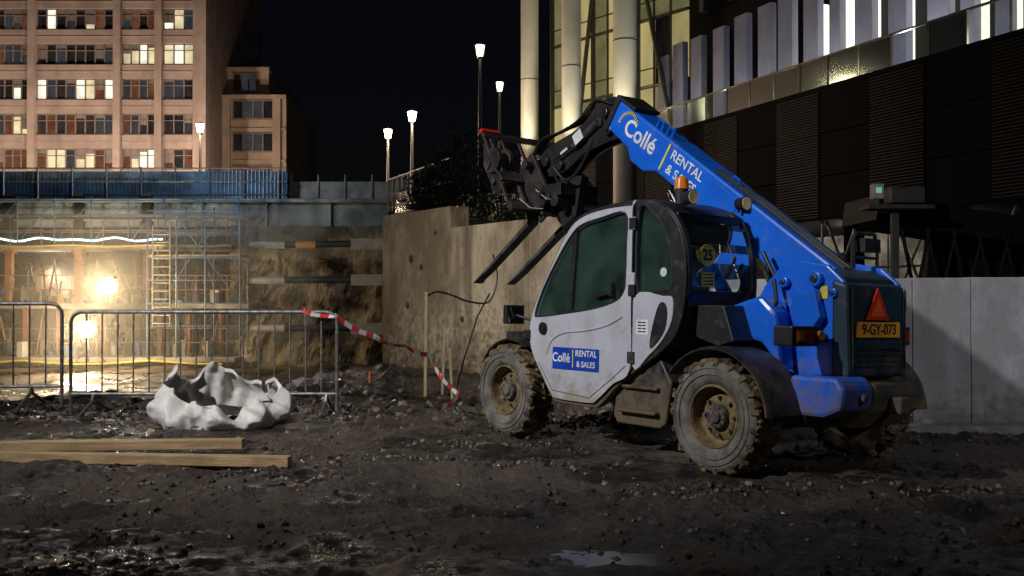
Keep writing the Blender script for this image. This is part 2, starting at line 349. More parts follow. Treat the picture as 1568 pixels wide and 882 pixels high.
b.cyl((-12.4,34.35,.2),(-12.4,34.35,3.7),.025,1,5); b.cyl((-11.8,34.35,.2),(-11.8,34.35,3.7),.025,1,5)
b.cyl((-12.6,34.4,.2),(-10.6,34.4,3.4),.02,0,5); b.cyl((-9.4,34.4,1.0),(-11.6,34.4,4),.02,0,5)
b.box((-12.6,34.4,2.62),(-9.4,35.4,2.68),2)
b.obj('scaffold',[M('blue_st',(.04,.10,.18),rough=.5),M('ladder',(.22,.2,.16),rough=.6),M('pl_t',(.2,.15,.09))])
b=MB(); x=-20
while x<-9: 
    b.cyl((x,35.0,3.1),(x,35.0,4.7),.025,0,6); b.cyl((x,35.0,3.1),(x+1.3,35.0,4.6),.014,0,5); x+=1.3
for z in(3.5,4.1,4.6): b.cyl((-20,35,z),(-9,35,z),.02,0,6)
b.obj('scaffold',M('blue_st2',(.04,.12,.22),rough=.5))
def flood(x,y,z,p,base,r):
    e=empty('floodlight'); bb=MB(); bb.cyl((x,y+.15,base),(x,y+.15,z+.1),.03,0,6)
    for a in(-.5,.5): bb.cyl((x,y+.15,base+.5),(x+a,y+.15+abs(a)*.4,base),.02,0,6)
    bb.cyl((x,y+.02,z),(x,y+.2,z),r+.04,0,20); bb.obj('stand',m_dark,e)
    bb=MB(); bb.lathe([(0.001,-.22),(r*.5,-.19),(r*.86,-.10),(r,0)],lambda a,c,w:(x+a,y+w,z+c),24); bb.obj('lens',E('flood_lens',(1,.84,.55),60),e,smooth=True,angle=180)
    light('lamp','POINT',(x,y-.4,z),p,(1,.74,.42),.12,parent=e)
flood(-13.5,33.3,1.58,900,.98,.25) ; flood(-14.1,33.0,.14,820,-.95,.27)
light('deck_point_light','POINT',(-10.5,31.5,6.0),360,(.72,.86,1),.3)  # bare cool point light above the pit, no fixture modelled
light('inner_point_light','POINT',(-17.5,37.6,2.3),120,(1,.8,.55),.2)  # bare warm point light between the slabs, no fixture modelled
b=MB(); b.box((-24,31.0,-1.15),(-6.5,34.2,4.0))  # scattering box added to give the floodlights a glowing halo
m=bpy.data.materials.new('halo_scatter'); m.use_nodes=True; nt=m.node_tree; nt.nodes.clear(); v_=nt.nodes.new('ShaderNodeVolumeScatter'); v_.inputs['Density'].default_value=.034; v_.inputs['Anisotropy'].default_value=.2; v_.inputs[0].default_value=(1,.95,.88,1)
o_=nt.nodes.new('ShaderNodeOutputMaterial'); nt.links.new(v_.outputs[0],o_.inputs['Volume']); b.obj('lamp_halo_haze',m)
# ---------------------------------------------------------------- office building left
m_fac=M('facade_stone',(.46,.39,.34),(.36,.30,.26),scale=.5,rough=.85,bump=.2,bscale=6,streak=((.22,.19,.165),.9,.5))
m_glassd=M('window_dark',(.02,.025,.03),(.05,.045,.05),scale=.4,rough=.15,spec=.8)
wins=[m_glassd,M('win_dim_warm',(.05,.02,.01),scale=1.2,emit=(1,.38,.2),es=.12,rough=.3),M('win_dim_blue',(.03,.03,.04),scale=1.0,emit=(.5,.6,.7),es=.06,rough=.3),
      M('win_lit',(.3,.3,.2),scale=.9,emit=(1,.86,.52),es=.8,lo=.3,hi=.6),M('win_lit_w',(.3,.3,.3),scale=.8,emit=(1,.97,.82),es=1.1,lo=.25,hi=.6)]
m_frame=M('win_frame',(.26,.24,.22),rough=.5)
m_curt=M('curtain',(.30,.27,.24),(.16,.14,.12),scale=3,stretch=(6,1,.3))
def X85(px): return (px-784)/17.93
ob=empty('office_building')
b=MB(); b.box((-80,85.5,3),(X85(315),104,36)); b.obj('core',m_fac,ob)
groups=[(-520,-400),(-388,-270),(-258,-140),(-128,-20),(-10,42),(53,172),(185,236),(248,295)]
pil=[-526,-394,-264,-134,-15,47.5,178.5,242]
wb=MB();fb_=MB();pb_=MB();cb=MB()
lit={(5,4):.12,(5,3):.05,(6,3):.6,(7,3):1,(7,4):.9,(5,2):.3,(5,0):.45,(6,0):.6,(4,0):.2,(4,1):.3,(7,1):.1}
for k in range(-2,8):
    zc=12.94+3.01*k
    for gi,(a,c) in enumerate(groups):
        x0,x1=X85(a),X85(c); np_=max(2,round((c-a)/14)); dx=(x1-x0)/np_
        for i in range(np_):
            p=lit.get((gi,k),.03); r=random.random()
            mi= (random.choice([3,4]) if r<p else random.choice([0,0,0,1,2,2]) if k>0 else random.choice([0,1,1,2]))
            xa=x0+i*dx; wb.add([(xa,85.42,zc-.85),(xa+dx,85.42,zc-.85),(xa+dx,85.42,zc+.85),(xa,85.42,zc+.85)],[(0,1,2,3)],mi)
            fb_.box((xa-.05,85.3,zc-.85),(xa+.05,85.41,zc+.85))
            if random.random()<.4: cb.box((xa+.06,85.36,zc+.85-random.uniform(.2,1.3)),(xa+dx-.06,85.4,zc+.85))
        fb_.box((x0,85.29,zc+.28),(x1,85.40,zc+.34)); fb_.box((x0,85.2,zc-.93),(x1,85.44,zc-.85)); fb_.box((x0,85.3,zc+.8),(x1,85.41,zc+.87))
        pb_.box((x0,85.1,zc+.88),(x1,85.5,zc+3.01-.95))
for p in pil: pb_.box((X85(p)-.3,84.8,3),(X85(p)+.3,85.5,36))
pb_.box((X85(295),84.9,3),(X85(315),85.49,36))
for k in range(-2,8): pb_.box((-80,85.05,12.94+3.01*k+1.42),(X85(295),85.099,12.94+3.01*k+1.5))
pb_.obj('spandrels_and_piers',m_fac,ob); wb.obj('window_panes',wins,ob); fb_.obj('window_frames',m_frame,ob); cb.obj('blinds',m_curt,ob)
def X90(px): return (px-784)/16.93
def Z90(py): return 1.28+(452-py)/16.93
ob=empty('apartment_building')
b=MB(); b.box((X90(308),90,3),(X90(438),104,Z90(150))); b.box((X90(308),91.5,Z90(150)),(X90(405),104,Z90(103)))
b.box((X90(306),89.6,Z90(152)),(X90(439),90,Z90(146))); b.box((X90(306),91.1,Z90(104)),(X90(407),104.1,Z90(98)))
for px in(347,424): b.box((X90(px)-.35,89.75,3),(X90(px)+.35,90,Z90(152)))
for py in(196,245): b.box((X90(308),89.85,Z90(py+3)),(X90(438),89.99,Z90(py)))
b.obj('walls',M('stone2',(.50,.41,.32),(.40,.32,.25),scale=.6,rough=.85),ob)
b=MB(); fr=MB()
for (a,c,y0,y1,Y,n) in [(318,338,203,231,90,2),(357,418,155,181,90,4),(357,418,205,231,90,4),(357,418,254,280,90,4),(318,338,252,280,90,2),(318,338,155,181,90,2),(320,338,108,134,91.5,2),(350,386,108,134,91.5,3)]:
    for i in range(n):
        xa=X90(a+(c-a)*i/n); xb=X90(a+(c-a)*(i+1)/n)
        mi=random.choice([0,0,2]) if y0<250 or a<340 else 1
        if a==318 and i==0 and y0 in(155,203): mi=3
        b.add([(xa,Y-.02,Z90(y1)),(xb,Y-.02,Z90(y1)),(xb,Y-.02,Z90(y0)),(xa,Y-.02,Z90(y0))],[(0,1,2,3)],mi)
        fr.box((xa-.06,Y-.12,Z90(y1)),(xa+.06,Y-.03,Z90(y0)))
    fr.box((X90(a)-.1,Y-.18,Z90(y1)-.15),(X90(c)+.1,Y-.03,Z90(y1))); fr.box((X90(a)-.1,Y-.14,Z90(y0)),(X90(c)+.1,Y-.03,Z90(y0)+.12)); fr.box((X90(c)-.06,Y-.12,Z90(y1)),(X90(c)+.06,Y-.03,Z90(y0)))
b.obj('window_panes',wins,ob); fr.obj('window_frames',m_frame,ob)
m_lamp=E('lamp_glow',(1,.84,.58),34)
def lamp(x,y,z,base,p,col=(1,.66,.40),big=False):
    e=empty('street_lamp'); bb=MB(); bb.cyl((x,y,base),(x,y,z-.3),.10,0,10,.06); bb.cyl((x,y,base),(x,y,base+.7),.17,0,10)
    bb.cyl((x,y,z-.35),(x,y,z-.22),.06,0,12,.15); bb.cyl((x,y,z+.22),(x,y,z+.32),.24,0,12,.08)
    for k in range(4):
        t=k*math.pi/2+.4; bb.cyl((x+.14*math.cos(t),y+.14*math.sin(t),z-.22),(x+.22*math.cos(t),y+.22*math.sin(t),z+.23),.015,0,5)
    bb.obj('post',m_galv if not big else m_dark,e,smooth=True)
    bb=MB(); bb.cyl((x,y,z-.2),(x,y,z+.2),.10,0,12,.16); bb.obj('lantern',m_lamp,e,smooth=True)
    light('lamp','POINT',(x,y-.5,z),p,col,.25,parent=e)
lamp(-4.52,45,9.35,5.1,420); lamp(-6.23,50,9.38,5.1,420); lamp(-16.3,52,10.0,5.1,420)
lamp(-1.29,40,11.1,4.5,60,(1,.85,.5),True); lamp(-.62,50,11.75,4.5,60,(1,.85,.5),True)
for x,p in((-48,3000),(-38,4200),(-30.5,5400),(-23.5,2900)):
    lamp(x,76 if x<-26 else 80,9.6,5.1,p,(1,.71,.54))
b=MB(); P=Vector((-4.4,35.5,4.25));Q=Vector((-1.35,22.5,3.25))
for i in range(40):
    p=P.lerp(Q,i/39); b.cyl(p,p+Vector((0,0,1.15)),.03 if i%4==0 else .012,0,5)
for h in(.15,.6,1.15): b.cyl(P+Vector((0,0,h)),Q+Vector((0,0,h)),.02,0,5)
b.obj('ramp_fence',M('ramp_st',(.2,.16,.12),rough=.5,metal=.4))
b=MB()
for cx,cy,cz,r in((-1.7,23.5,3.7,.7),(-1.0,22.5,4.0,1.0),(-.2,22,3.5,.9),(-2.2,26,3.9,.6),(.6,21.5,2.9,.8)):
    for k in range(9): 
        t=random.random()*6.28; b.cyl((cx,cy,cz-r*1.6),(cx+r*.7*math.cos(t),cy+r*.7*math.sin(t),cz+r*random.uniform(0,.7)),.02,1,4)
    for i in range(1000):
        v=Vector((random.gauss(0,1),random.gauss(0,1),random.gauss(0,1))).normalized()*r*random.uniform(.5,1.1)*(1+.3*fb(i*.01,cx))
        p=Vector((cx,cy,cz))+v; s=.06; a=Vector((random.gauss(0,1),random.gauss(0,1),random.gauss(0,1))).normalized(); c=a.orthogonal().normalized()
        b.add([p-a*s,p+c*s*.5,p+a*s,p-c*s*.5],[(0,1,2,3)],0)
b.obj('bush',[M('leaf',(.05,.06,.025),(.03,.04,.02)),m_dark])
# ---------------------------------------------------------------- large modern building right
rbd=empty('modern_building')
P0=Vector((6.83,44.1,0)); D=Vector((-.383,.924,0)); IN=Vector((.924,.383,0))
def FP(s,inn,z): v=P0+D*s+IN*inn; return (v.x,v.y,z)
def fbox(b,s0,s1,i0,i1,z0,z1,mi=0):
    b.add([FP(s0,i0,z0),FP(s1,i0,z0),FP(s1,i1,z0),FP(s0,i1,z0),FP(s0,i0,z1),FP(s1,i0,z1),FP(s1,i1,z1),FP(s0,i1,z1)],[(0,3,2,1),(4,5,6,7),(0,1,5,4),(1,2,6,5),(2,3,7,6),(3,0,4,7)],mi)
m_clad=M('black_cladding',(.0042,.0043,.0052),(.0022,.0022,.0028),scale=.8,rough=.7,spec=.06)
b=MB(); fbox(b,-27,8,.15,7,3.9,8.4); fbox(b,-27,8,0,7.2,8.4,8.55)
s=-27
while s<8:
    for k in range(3): fbox(b,s+.02,s+2.38,0,.15,3.9+1.5*k+.02,3.9+1.5*k+1.48)
    s+=2.4
b.obj('cladding',m_clad,rbd)
b=MB(); s=-27
while s<8:
    if int(s/2.4)%2==0:
        for k in range(44): fbox(b,s+.05,s+2.35,-.05,-.002,4.0+.1*k,4.0+.1*k+.03)
    s+=2.4
b.obj('louvres',M('louvre',(.010,.010,.011),rough=.5,spec=.2),rbd)
m_bg=G('balustrade_glass',(.75,.78,.76),.06,.12,.10,(.5,.46,.34))  # warm diffuse film imitates reflected glow in the glass colour
b=MB();c=MB(); s=-27
while s<8:
    b.add([FP(s+.02,.1,8.56),FP(s+1.48,.1,8.56),FP(s+1.48,.1,9.55),FP(s+.02,.1,9.55)],[(0,1,2,3)]); fbox(c,s-.015,s+.015,.06,.14,8.5,9.58); s+=1.5
fbox(c,-27,8,.05,.15,9.55,9.61); b.obj('balustrade_glass',m_bg,rbd); c.obj('handrail',M('hr',(.22,.20,.13),rough=.35,metal=.7),rbd)
m_fin=M('fin_panel',(.34,.35,.44),(.25,.26,.36),scale=.5,rough=.6)
b=MB(); w_=MB(); dk=MB()
fbox(dk,-27,6,4.2,7,8.5,34)
random.seed(3)
s=5.0
while s>-26:
    wd=random.choice([.7,.85,.55,.9]); gap=random.choice([.7,.5,.95,.8])
    fbox(b,s-wd,s,2.6,2.9,8.6,random.uniform(12.6,14.0)+ (2 if s<-9 else 0),0)
    if s<-4.0: fbox(w_,s-wd-gap*.8,s-wd-gap*.1,3.7,4.0,8.6,random.choice([13,15.5]),0)
    s-=wd+gap
s=4
while s>-26:
    fbox(b,s-.35,s,3.3,3.6,14.8,24,1); s-=random.uniform(1.0,2.2)
b.obj('fins',[m_fin,M('fin_dark',(.06,.06,.08))],rbd); w_.obj('lit_slots',E('slot_light',(1,.96,.80),1.8),rbd); dk.obj('upper_wall',M('upper_dark',(.006,.007,.010),rough=.5,spec=.1),rbd)
m_yg=M('glazed_interior',(.05,.045,.02),scale=.3,emit=(1,.83,.36),es=.46,lo=.30,hi=.62,stretch=(1,1,.4),rough=.3)
m_yg2=M('glazed_interior_dim',(.05,.045,.02),scale=.5,emit=(.85,.80,.36),es=.2,lo=.3,hi=.6,rough=.3)
m_col=M('white_column',(.66,.64,.58),(.58,.56,.50),scale=.6,rough=.55)
b=MB(); ga=Vector((2.35,56,0)); gz=Vector((8.6,48.2,0)); mu=MB(); nb=9
gdir=(gz-ga).normalized(); gn=Vector((gdir.y,-gdir.x,0)); gn=gn if gn.y<0 else -gn
for i in range(nb):
    p=ga.lerp(gz,i/nb);q=ga.lerp(gz,(i+1)/nb); z=5
    while z<34:
        h=3.4
        b.add([(p.x,p.y,z),(q.x,q.y,z),(q.x,q.y,z+h),(p.x,p.y,z+h)],[(0,1,2,3)],random.choice([0,0,0,1,1,2] if i not in(3,7) else [2,1])); 
        mu.cyl((p.x+gn.x*.06,p.y+gn.y*.06,z),(q.x+gn.x*.06,q.y+gn.y*.06,z),.09,0,6); mu.cyl((p.x+gn.x*.06,p.y+gn.y*.06,z+.9),(q.x+gn.x*.06,q.y+gn.y*.06,z+.9),.04,0,6); z+=h
    pp=p+gn*.1; mu.cyl((pp.x,pp.y,5),(pp.x,pp.y,34),.06 if i%3 else .13,0,8)
b.obj('glazing',[m_yg,m_yg2,m_glassd],rbd)
mu.cyl(ga.lerp(gz,.2)+gn*.3+Vector((0,0,8)),ga.lerp(gz,.55)+gn*.3+Vector((0,0,30)),.12,0,8); mu.cyl(ga.lerp(gz,.95)+gn*.3+Vector((0,0,8)),ga.lerp(gz,.6)+gn*.3+Vector((0,0,22)),.12,0,8)
mu.obj('mullions',M('mullion',(.12,.115,.08),rough=.4,metal=.5),rbd)
cb=MB()
for px,Y,r in((811,52,.46),(875,49,.48),(957,44,.52)):
    X=(px-784)/1524*Y; cb.cyl((X,Y,.5),(X,Y,36),r,0,32)
    for z in(12.5,17,21.5): cb.cyl((X,Y,z),(X,Y,z+.04),r+.012,1,32)
    light('column_fill_spot','SPOT',(X-.6,Y-2.0,7.2),1500,(1,.91,.64),.2,(X,Y,15),60,.8,rbd)  # unseen spot added to brighten the column from below
cb.obj('round_columns',[m_col,m_dark],rbd,smooth=True)
for s,p in((2,70),(-3,80),(-8,110),(-13,130),(-18,100)):
    q=FP(s,1.2,9.0); light('fin_fill_light','POINT',q,p,(.88,.92,1),.15,parent=rbd)  # unseen lights added along the terrace to brighten the fins
b=MB(); fbox(b,-27,8,7,7.3,.5,3.9,0); s=-24
while s<6: fbox(b,s,s+.5,1.2,1.7,.5,3.9,1); s+=4.5
b.obj('undercroft',[M('ucw',(.5,.47,.42),(.10,.09,.08),scale=.7),m_clad],rbd)
for s,p in((-3,220),(-8,110),(-13,12)):
    q=FP(s,3.5,3.4); light('undercroft_light','POINT',q,p,(1,.92,.74),.15,parent=rbd)
b=MB()
for i in range(10):
    s=-16+i*1.6; b.cyl(FP(s,.8,.8),FP(s+1.6*(1 if i%2 else -1),.8,3.9),.05,0,6); b.cyl(FP(s,.6,.8),FP(s,.6,3.9),.04,0,6)
b.cyl(FP(-18,.6,2.2),FP(2,.6,2.2),.04,0,6)
b.obj('site_scaffold',m_galv)
b=MB(); b.obox((10.2,20,2.45),(6.5,2,.5),Matrix.Rotation(.16,3,'Y'),0)
for i in range(12): b.cyl((7.4+.5*i,19,2.75-.08*i),(7.7+.5*i,19,1.2-.02*i),.035,0,6); b.cyl((7.7+.5*i,19,1.2),(8.0+.5*i,19,2.7-.08*i),.03,0,6)
b.cyl((7,19,1.25),(13.5,19,1.0),.05,0,6); b.obox((11,20.5,1.75),(5,.3,1.3),Matrix.Rotation(.1,3,'Y'),0)
b.obj('gangway_truss',M('truss',(.008,.008,.010),rough=.6,spec=.2))
b=MB(); b.box((6.62,18.2,3.05),(6.8,18.4,3.32),0); b.box((6.95,18.2,2.98),(7.55,18.6,3.26),1); b.box((6.5,18.1,2.86),(7.7,18.7,2.93),1); b.box((7.0,18.3,.8),(7.12,18.42,2.86),1); b.box((6.66,18.18,3.15),(6.76,18.199,3.25),2)
b.obj('site_control_cabinet',[M('wh',(.4,.4,.4)),M('cab_grey',(.06,.06,.055)),E('scr',(.5,1,.7),.35)])
# ---------------------------------------------------------------- crowd barriers
m_bar=M('barrier_galv',(.30,.30,.30),(.14,.13,.12),scale=20,rough=.5,metal=.6)
def barrier(x0,y0,x1,y1,zb,feet):
    b=MB(); p=Vector((x0,y0,zb)); q=Vector((x1,y1,zb)); d=(q-p).normalized(); L=(q-p).length
    def at(s,z): return p+d*s+Vector((0,0,z))
    r=.12; pts=[at(0,.0),at(0,1.1-r)]+[at(r-r*math.cos(t),1.1-r+r*math.sin(t)) for t in(.4,.8,1.2,1.57)]+[at(L-r,1.1)]+[at(L-r+r*math.sin(t),1.1-r+r*math.cos(t)) for t in(.4,.8,1.2,1.57)]+[at(L,0)]
    b.tube(pts,.020,0,8); b.cyl(at(0,.22),at(L,.22),.017,0,8); n=int(L/.165)
    for i in range(1,n): b.cyl(at(L*i/n,.22),at(L*i/n,1.1),.0085,0,6)
    nn=Vector((d.y,-d.x,0))
    for s in feet:
        b.tube([at(s,.22),at(s,.14)+nn*.05,at(s,0)+nn*.42],.018,0,6); b.tube([at(s,.22),at(s,.14)-nn*.05,at(s,0)-nn*.42],.018,0,6)
    b.obj('crowd_barrier',m_bar,smooth=True)
barrier(-4.74,10.7,-1.88,10.7,.0,[.25,2.75]); barrier(-7.6,10.35,-4.80,10.62,.09,[.3,2.5])
b=MB(); b.obox((-1.04,12.0,.62),(.035,.035,1.4),Matrix.Rotation(.01,3,'Y')); b.obox((-.84,12.2,.45),(.03,.03,.95),Matrix.Rotation(.04,3,'Y')); b.obox((-.72,11.8,.3),(.03,.03,.7),Matrix.Rotation(-.05,3,'Y')); b.obj('wooden_stakes',M('stake',(.40,.31,.17),rough=.8))
b=MB()
tp=[(-2.25,10.66,1.13),(-1.9,10.68,1.06),(-1.5,10.95,.82),(-1.2,11.2,.71),(-.95,11.4,.60),(-.85,11.3,.42),(-.58,11.0,.18),(-.83,10.65,.05)]
sp_=[]
for i in range(len(tp)-1):
    a=Vector(tp[i]);c=Vector(tp[i+1]); n=max(2,int((c-a).length/.03))
    for k in range(n): sp_.append(a.lerp(c,k/n)-Vector((0,0,.03*math.sin(math.pi*k/n))))
def tw(i): 
    t=.9*math.sin(i*.11)+.4*math.sin(i*.31); return Vector((.2*math.sin(t),math.sin(t),math.cos(t))).normalized()*.033
for i in range(len(sp_)-1):
    a,c=sp_[i],sp_[i+1]; b.add([a-tw(i),c-tw(i+1),c+tw(i+1),a+tw(i)],[(0,1,2,3)],(i//3)%2)
b.obj('barrier_tape',[M('tape_r',(.65,.05,.05),rough=.4),M('tape_w',(.75,.72,.7),rough=.4)])
b=MB(); hp=smoothpoly([(0,1.25),(.12,1.32),(.3,1.28),(.5,1.2),(.75,1.2),(.85,1.5),(.8,1.8)],6,False)
b.tube([(-1.04+u,12+u*.9,z) for u,z in hp],.012,0,6); b.tube([(-.72,12.3,.0),(-.6,12.6,.5),(-.45,12.9,1.0),(-.3,13.3,1.3)],.012,0,6)
b.obj('hose',M('hose',(.02,.04,.03),rough=.5))
b=MB(); b.cyl((-1.98,13.9,0),(-1.98,13.9,.22),.025,0,8,.02); b.obj('survey_marker_stake',M('marker_orange',(.4,.10,.03)))
m_wood=M('pine',(.50,.35,.17),(.33,.22,.10),scale=3,rough=.65,stretch=(.6,9,9),bump=.3,bscale=8,streak=((.2,.14,.08),5,.4))
def plank(p,q,w,h,z,dz=0):
    b=MB(); P=Vector((*p,z+h/2)); Q=Vector((*q,z+h/2+dz)); d=(Q-P); R=Matrix((d.normalized(),Vector((-d.y,d.x,0)).normalized(),d.normalized().cross(Vector((-d.y,d.x,0)).normalized()))).transposed()
    b.obox((P+Q)/2,(d.length,w,h),R); b.obj('timber_plank',m_wood,bevel=.004)
plank((-5.6,7.75),(-1.64,7.36),.10,.075,.015); plank((-5.4,7.9),(-2.16,8.02),.11,.075,.03,.02)
# ---------------------------------------------------------------- big bag
b=MB(); NA=280; NP=32; vs=[];fs=[]
cx,cy=-2.88,9.85
def gs(t,c,wd): return math.exp(-(2*math.sin((t-c)/2))**2/(2*wd*wd))
def crz(p):
    d,_=noise.voronoi(p); return d[1]-d[0]
for i in range(NA):
    t=2*math.pi*i/NA
    H=.33+.26*gs(t,1.75,.34)+.20*gs(t,3.0,.40)+.12*gs(t,.15,.32)-.17*gs(t,5.2,.5)+.035*math.sin(7*t)+.025*math.sin(13*t+1)
    for k in range(NP):
        a=k/(NP-1)
        r=(.97+.14*math.sin(min(a,.8)*3.6)-.22*a*a)+.07*math.sin(5*t+3*a)+.045*math.sin(11*t-5*a)+.025*math.sin(23*t+4*a)
        z=H*min(1,a*1.12)**.85 - (0 if a<.9 else (a-.9)*.35)
        if a>.9: r+=(a-.9)*.5
        x=math.cos(t)*r*.60; y=math.sin(t)*r*.42
        p=Vector((x*2.6+z*2,y*2.6,z*2.2+5)); q=Vector((x*8,y*8,z*6+1))
        dd=(crz(p)-.35)*.17+(crz(q)-.35)*.07
        x*=1-dd; y*=1-dd; z=max(.0,z+(dd*.2 if z>.03 else 0))
        vs.append((cx+x,cy+y,z))
for i in range(NA):
    j=(i+1)%NA
    for k in range(NP-1): fs.append((i*NP+k,j*NP+k,j*NP+k+1,i*NP+k+1))
b.add(vs,fs)
o=b.obj('bulk_bag',M('woven_white',(.84,.82,.77),(.68,.65,.59),scale=5,rough=.5,bump=.25,bscale=30,dirt=((.22,.18,.13),-.1,.18,.7)),smooth=True,angle=180)
b=MB(); vs=[(cx,cy,.20)]; 
for i in range(40):
    t=i/40*6.283; vs.append((cx+.46*math.cos(t),cy+.32*math.sin(t),.12+.05*fb(math.cos(t)*3,math.sin(t)*3)))
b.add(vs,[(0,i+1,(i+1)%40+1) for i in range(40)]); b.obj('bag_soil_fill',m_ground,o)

# ================================================================ TELEHANDLER
T=empty('telehandler',(1.41,7.12,-.01),(0,0,0)); T.rotation_euler=(Matrix.Rotation(math.atan2(.8,-.6),4,'Z')@Matrix.Rotation(math.radians(1.4),4,'X')).to_euler()
DIRT=(.17,.12,.065)
p_blue=M('blue_paint',(.008,.14,.74),(.007,.115,.62),scale=2,rough=.30,dirt=(DIRT,.3,.95,.75),spec=.5)
p_teal=M('dark_cover',(.012,.04,.06),(.009,.03,.045),scale=3,rough=.45,dirt=(DIRT,.3,.95,.7))
p_black=M('black_plastic',(.012,.012,.014),(.02,.02,.022),scale=6,rough=.42,dirt=(DIRT,.25,1.0,.65))
p_silver=M('silver_door',(.50,.51,.57),(.44,.45,.50),scale=2.5,rough=.36,dirt=((.25,.20,.14),.25,.72,.8),streak=((.34,.32,.29),6,.3))
p_tire=M('tyre_side',(.19,.175,.15),(.09,.08,.065),scale=7,rough=.85,bump=.4,bscale=40)
p_tread=M('tyre_mud',(.24,.165,.075),(.045,.034,.022),scale=9,rough=.85,bump=.9,bscale=40,lo=.42,hi=.58,rough2=.45)
p_rim=M('rim_muddy',(.25,.175,.075),(.09,.065,.035),scale=11,rough=.85,bump=.6,bscale=50)
p_hub=M('hub',(.17,.15,.12),(.04,.036,.03),scale=14,rough=.7,bump=.5,bscale=50)
p_glass=G('cab_glass',(.70,.82,.78),.05,.03,.035,(.28,.38,.34))
p_steel=M('worn_steel',(.12,.12,.12),(.05,.05,.05),scale=8,rough=.45,metal=.6)
p_chrome=M('chrome',(.7,.7,.72),rough=.12,metal=1)
p_white=M('decal_white',(.8,.8,.8),rough=.4); p_yel=M('decal_yellow',(.78,.66,.08),rough=.4); p_signb=M('sign_blue',(.01,.06,.45),rough=.35)
p_red=M('red_reflector',(.7,.04,.02),rough=.3); p_or=M('orange_plate',(.9,.38,.05),rough=.35); p_amb=M('amber_lens',(.8,.22,.02),rough=.15,emit=(1,.3,.02),es=.10); p_rlens=M('red_lens',(.26,.025,.012),rough=.12)
def wheel(name,u,vo,sg):
    e=empty(name); e.parent=T
    fn=lambda a,c,w:(u+a,-(vo+sg*w),.42+c)
    n=72; b=MB()
    b.lathe([(.222,.075),(.232,.03),(.27,.008),(.33,.0),(.372,.008),(.392,.03)],fn,n,0)
    b.lathe([(.392,.03),(.398,.06),(.402,.15),(.398,.24),(.385,.28),(.33,.31),(.24,.30),(.222,.24)],fn,n,1)
    b.lathe([(.30,-.001),(.304,-.006),(.31,-.001)],fn,n,0); b.lathe([(.345,-.0),(.348,-.005),(.352,-.0)],fn,n,0)
    b.obj('tyre',[p_tire,p_tread],e,smooth=True,angle=50)
    b=MB(); NL=19
    for k in range(NL):
        for side in(0,1):
            t0=2*math.pi*(k+.5*side)/NL
            w0,w1=(.012,.165) if side==0 else (.298,.145); sk=.19
            def pt(r,t,w): return fn(r*math.cos(t),r*math.sin(t),w)
            hw=.062
            lo=[pt(.385,t0-hw,w0),pt(.385,t0+hw,w0),pt(.39,t0+hw+sk,w1),pt(.39,t0-hw+sk,w1)]
            hi=[pt(.420,t0-hw*.75,w0+ (.012 if side==0 else -.012)),pt(.420,t0+hw*.75,w0+(.012 if side==0 else -.012)),pt(.430,t0+hw*.7+sk,w1),pt(.430,t0-hw*.7+sk,w1)]
            b.add(lo+hi,[(0,3,2,1),(4,5,6,7),(0,1,5,4),(1,2,6,5),(2,3,7,6),(3,0,4,7)])
            if side==0:
                lo=[pt(.36,t0-hw,.012),pt(.36,t0+hw,.012),pt(.39,t0+hw,.05),pt(.39,t0-hw,.05)]
                hi=[pt(.368,t0-hw*.7,-.004),pt(.368,t0+hw*.7,-.004),pt(.420,t0+hw*.75,.024),pt(.420,t0-hw*.75,.024)]
                b.add(lo+hi,[(0,3,2,1),(4,5,6,7),(0,1,5,4),(1,2,6,5),(2,3,7,6),(3,0,4,7)])
    for k in range(130):
        t=random.random()*6.283; w=random.uniform(.03,.28); r=random.uniform(.395,.415); c=Vector(fn(r*math.cos(t),r*math.sin(t),w)); s=random.uniform(.012,.034)
        b.add([c+Vector((v.x*s*random.uniform(.7,1.4),v.y*s*1.5,v.z*s)) for v in iv],ifc)
    b.obj('tread_lugs',p_tread,e,bevel=.003)
    b=MB()
    b.lathe([(.232,.03),(.226,.022),(.216,.022),(.208,.035),(.203,.06),(.200,.11),(.19,.125),(.175,.13),(.165,.118),(.12,.10),(.105,.10),(.0,.10)],fn,n,0)
    b.obj('rim',p_rim,e,smooth=True,angle=40)
    b=MB(); b.cyl(fn(0,0,.12),fn(0,0,.055),.095,0,24,.085); b.cyl(fn(0,0,.06),fn(0,0,.035),.055,0,20,.045)
    for k in range(8):
        t=2*math.pi*k/8; c,s_=math.cos(t)*.135,math.sin(t)*.135; b.cyl(fn(c,s_,.11),fn(c,s_,.075),.014,0,6)
    for k in range(10):
        t=2*math.pi*k/10+.2; c,s_=math.cos(t)*.072,math.sin(t)*.072; b.cyl(fn(c,s_,.06),fn(c,s_,.046),.008,0,6)
    b.obj('hub',p_hub,e,bevel=.003)
wheel('rear_left_wheel',0,0,1); wheel('front_left_wheel',2.51,0,1); wheel('rear_right_wheel',0,1.93,-1); wheel('front_right_wheel',2.51,1.93,-1)
b=MB(); b.box((-.55,-1.35,.38),(2.75,-.5,.68)); b.cyl((0,-.3,.42),(0,-1.7,.42),.09); b.cyl((2.51,-.3,.42),(2.51,-1.7,.42),.09)
b.box((-.1,-1.25,.3),(.15,-.6,.55)); b.box((2.4,-1.25,.3),(2.65,-.6,.55)); b.box((2.3,-1.5,.62),(2.95,-.35,.95))
b.obj('chassis',p_black,T,bevel=.015)
b=MB()
b.prism([(1.15,.32),(1.08,.72),(.62,.80),(.50,.62),(.56,.30),(.62,.26),(1.1,.26)],.12,.55); b.box((.62,-.13,.36),(1.05,-.06,.39)); b.box((.62,-.13,.55),(1.02,-.08,.58))
b.obj('step_tank',p_black,T,bevel=.02)
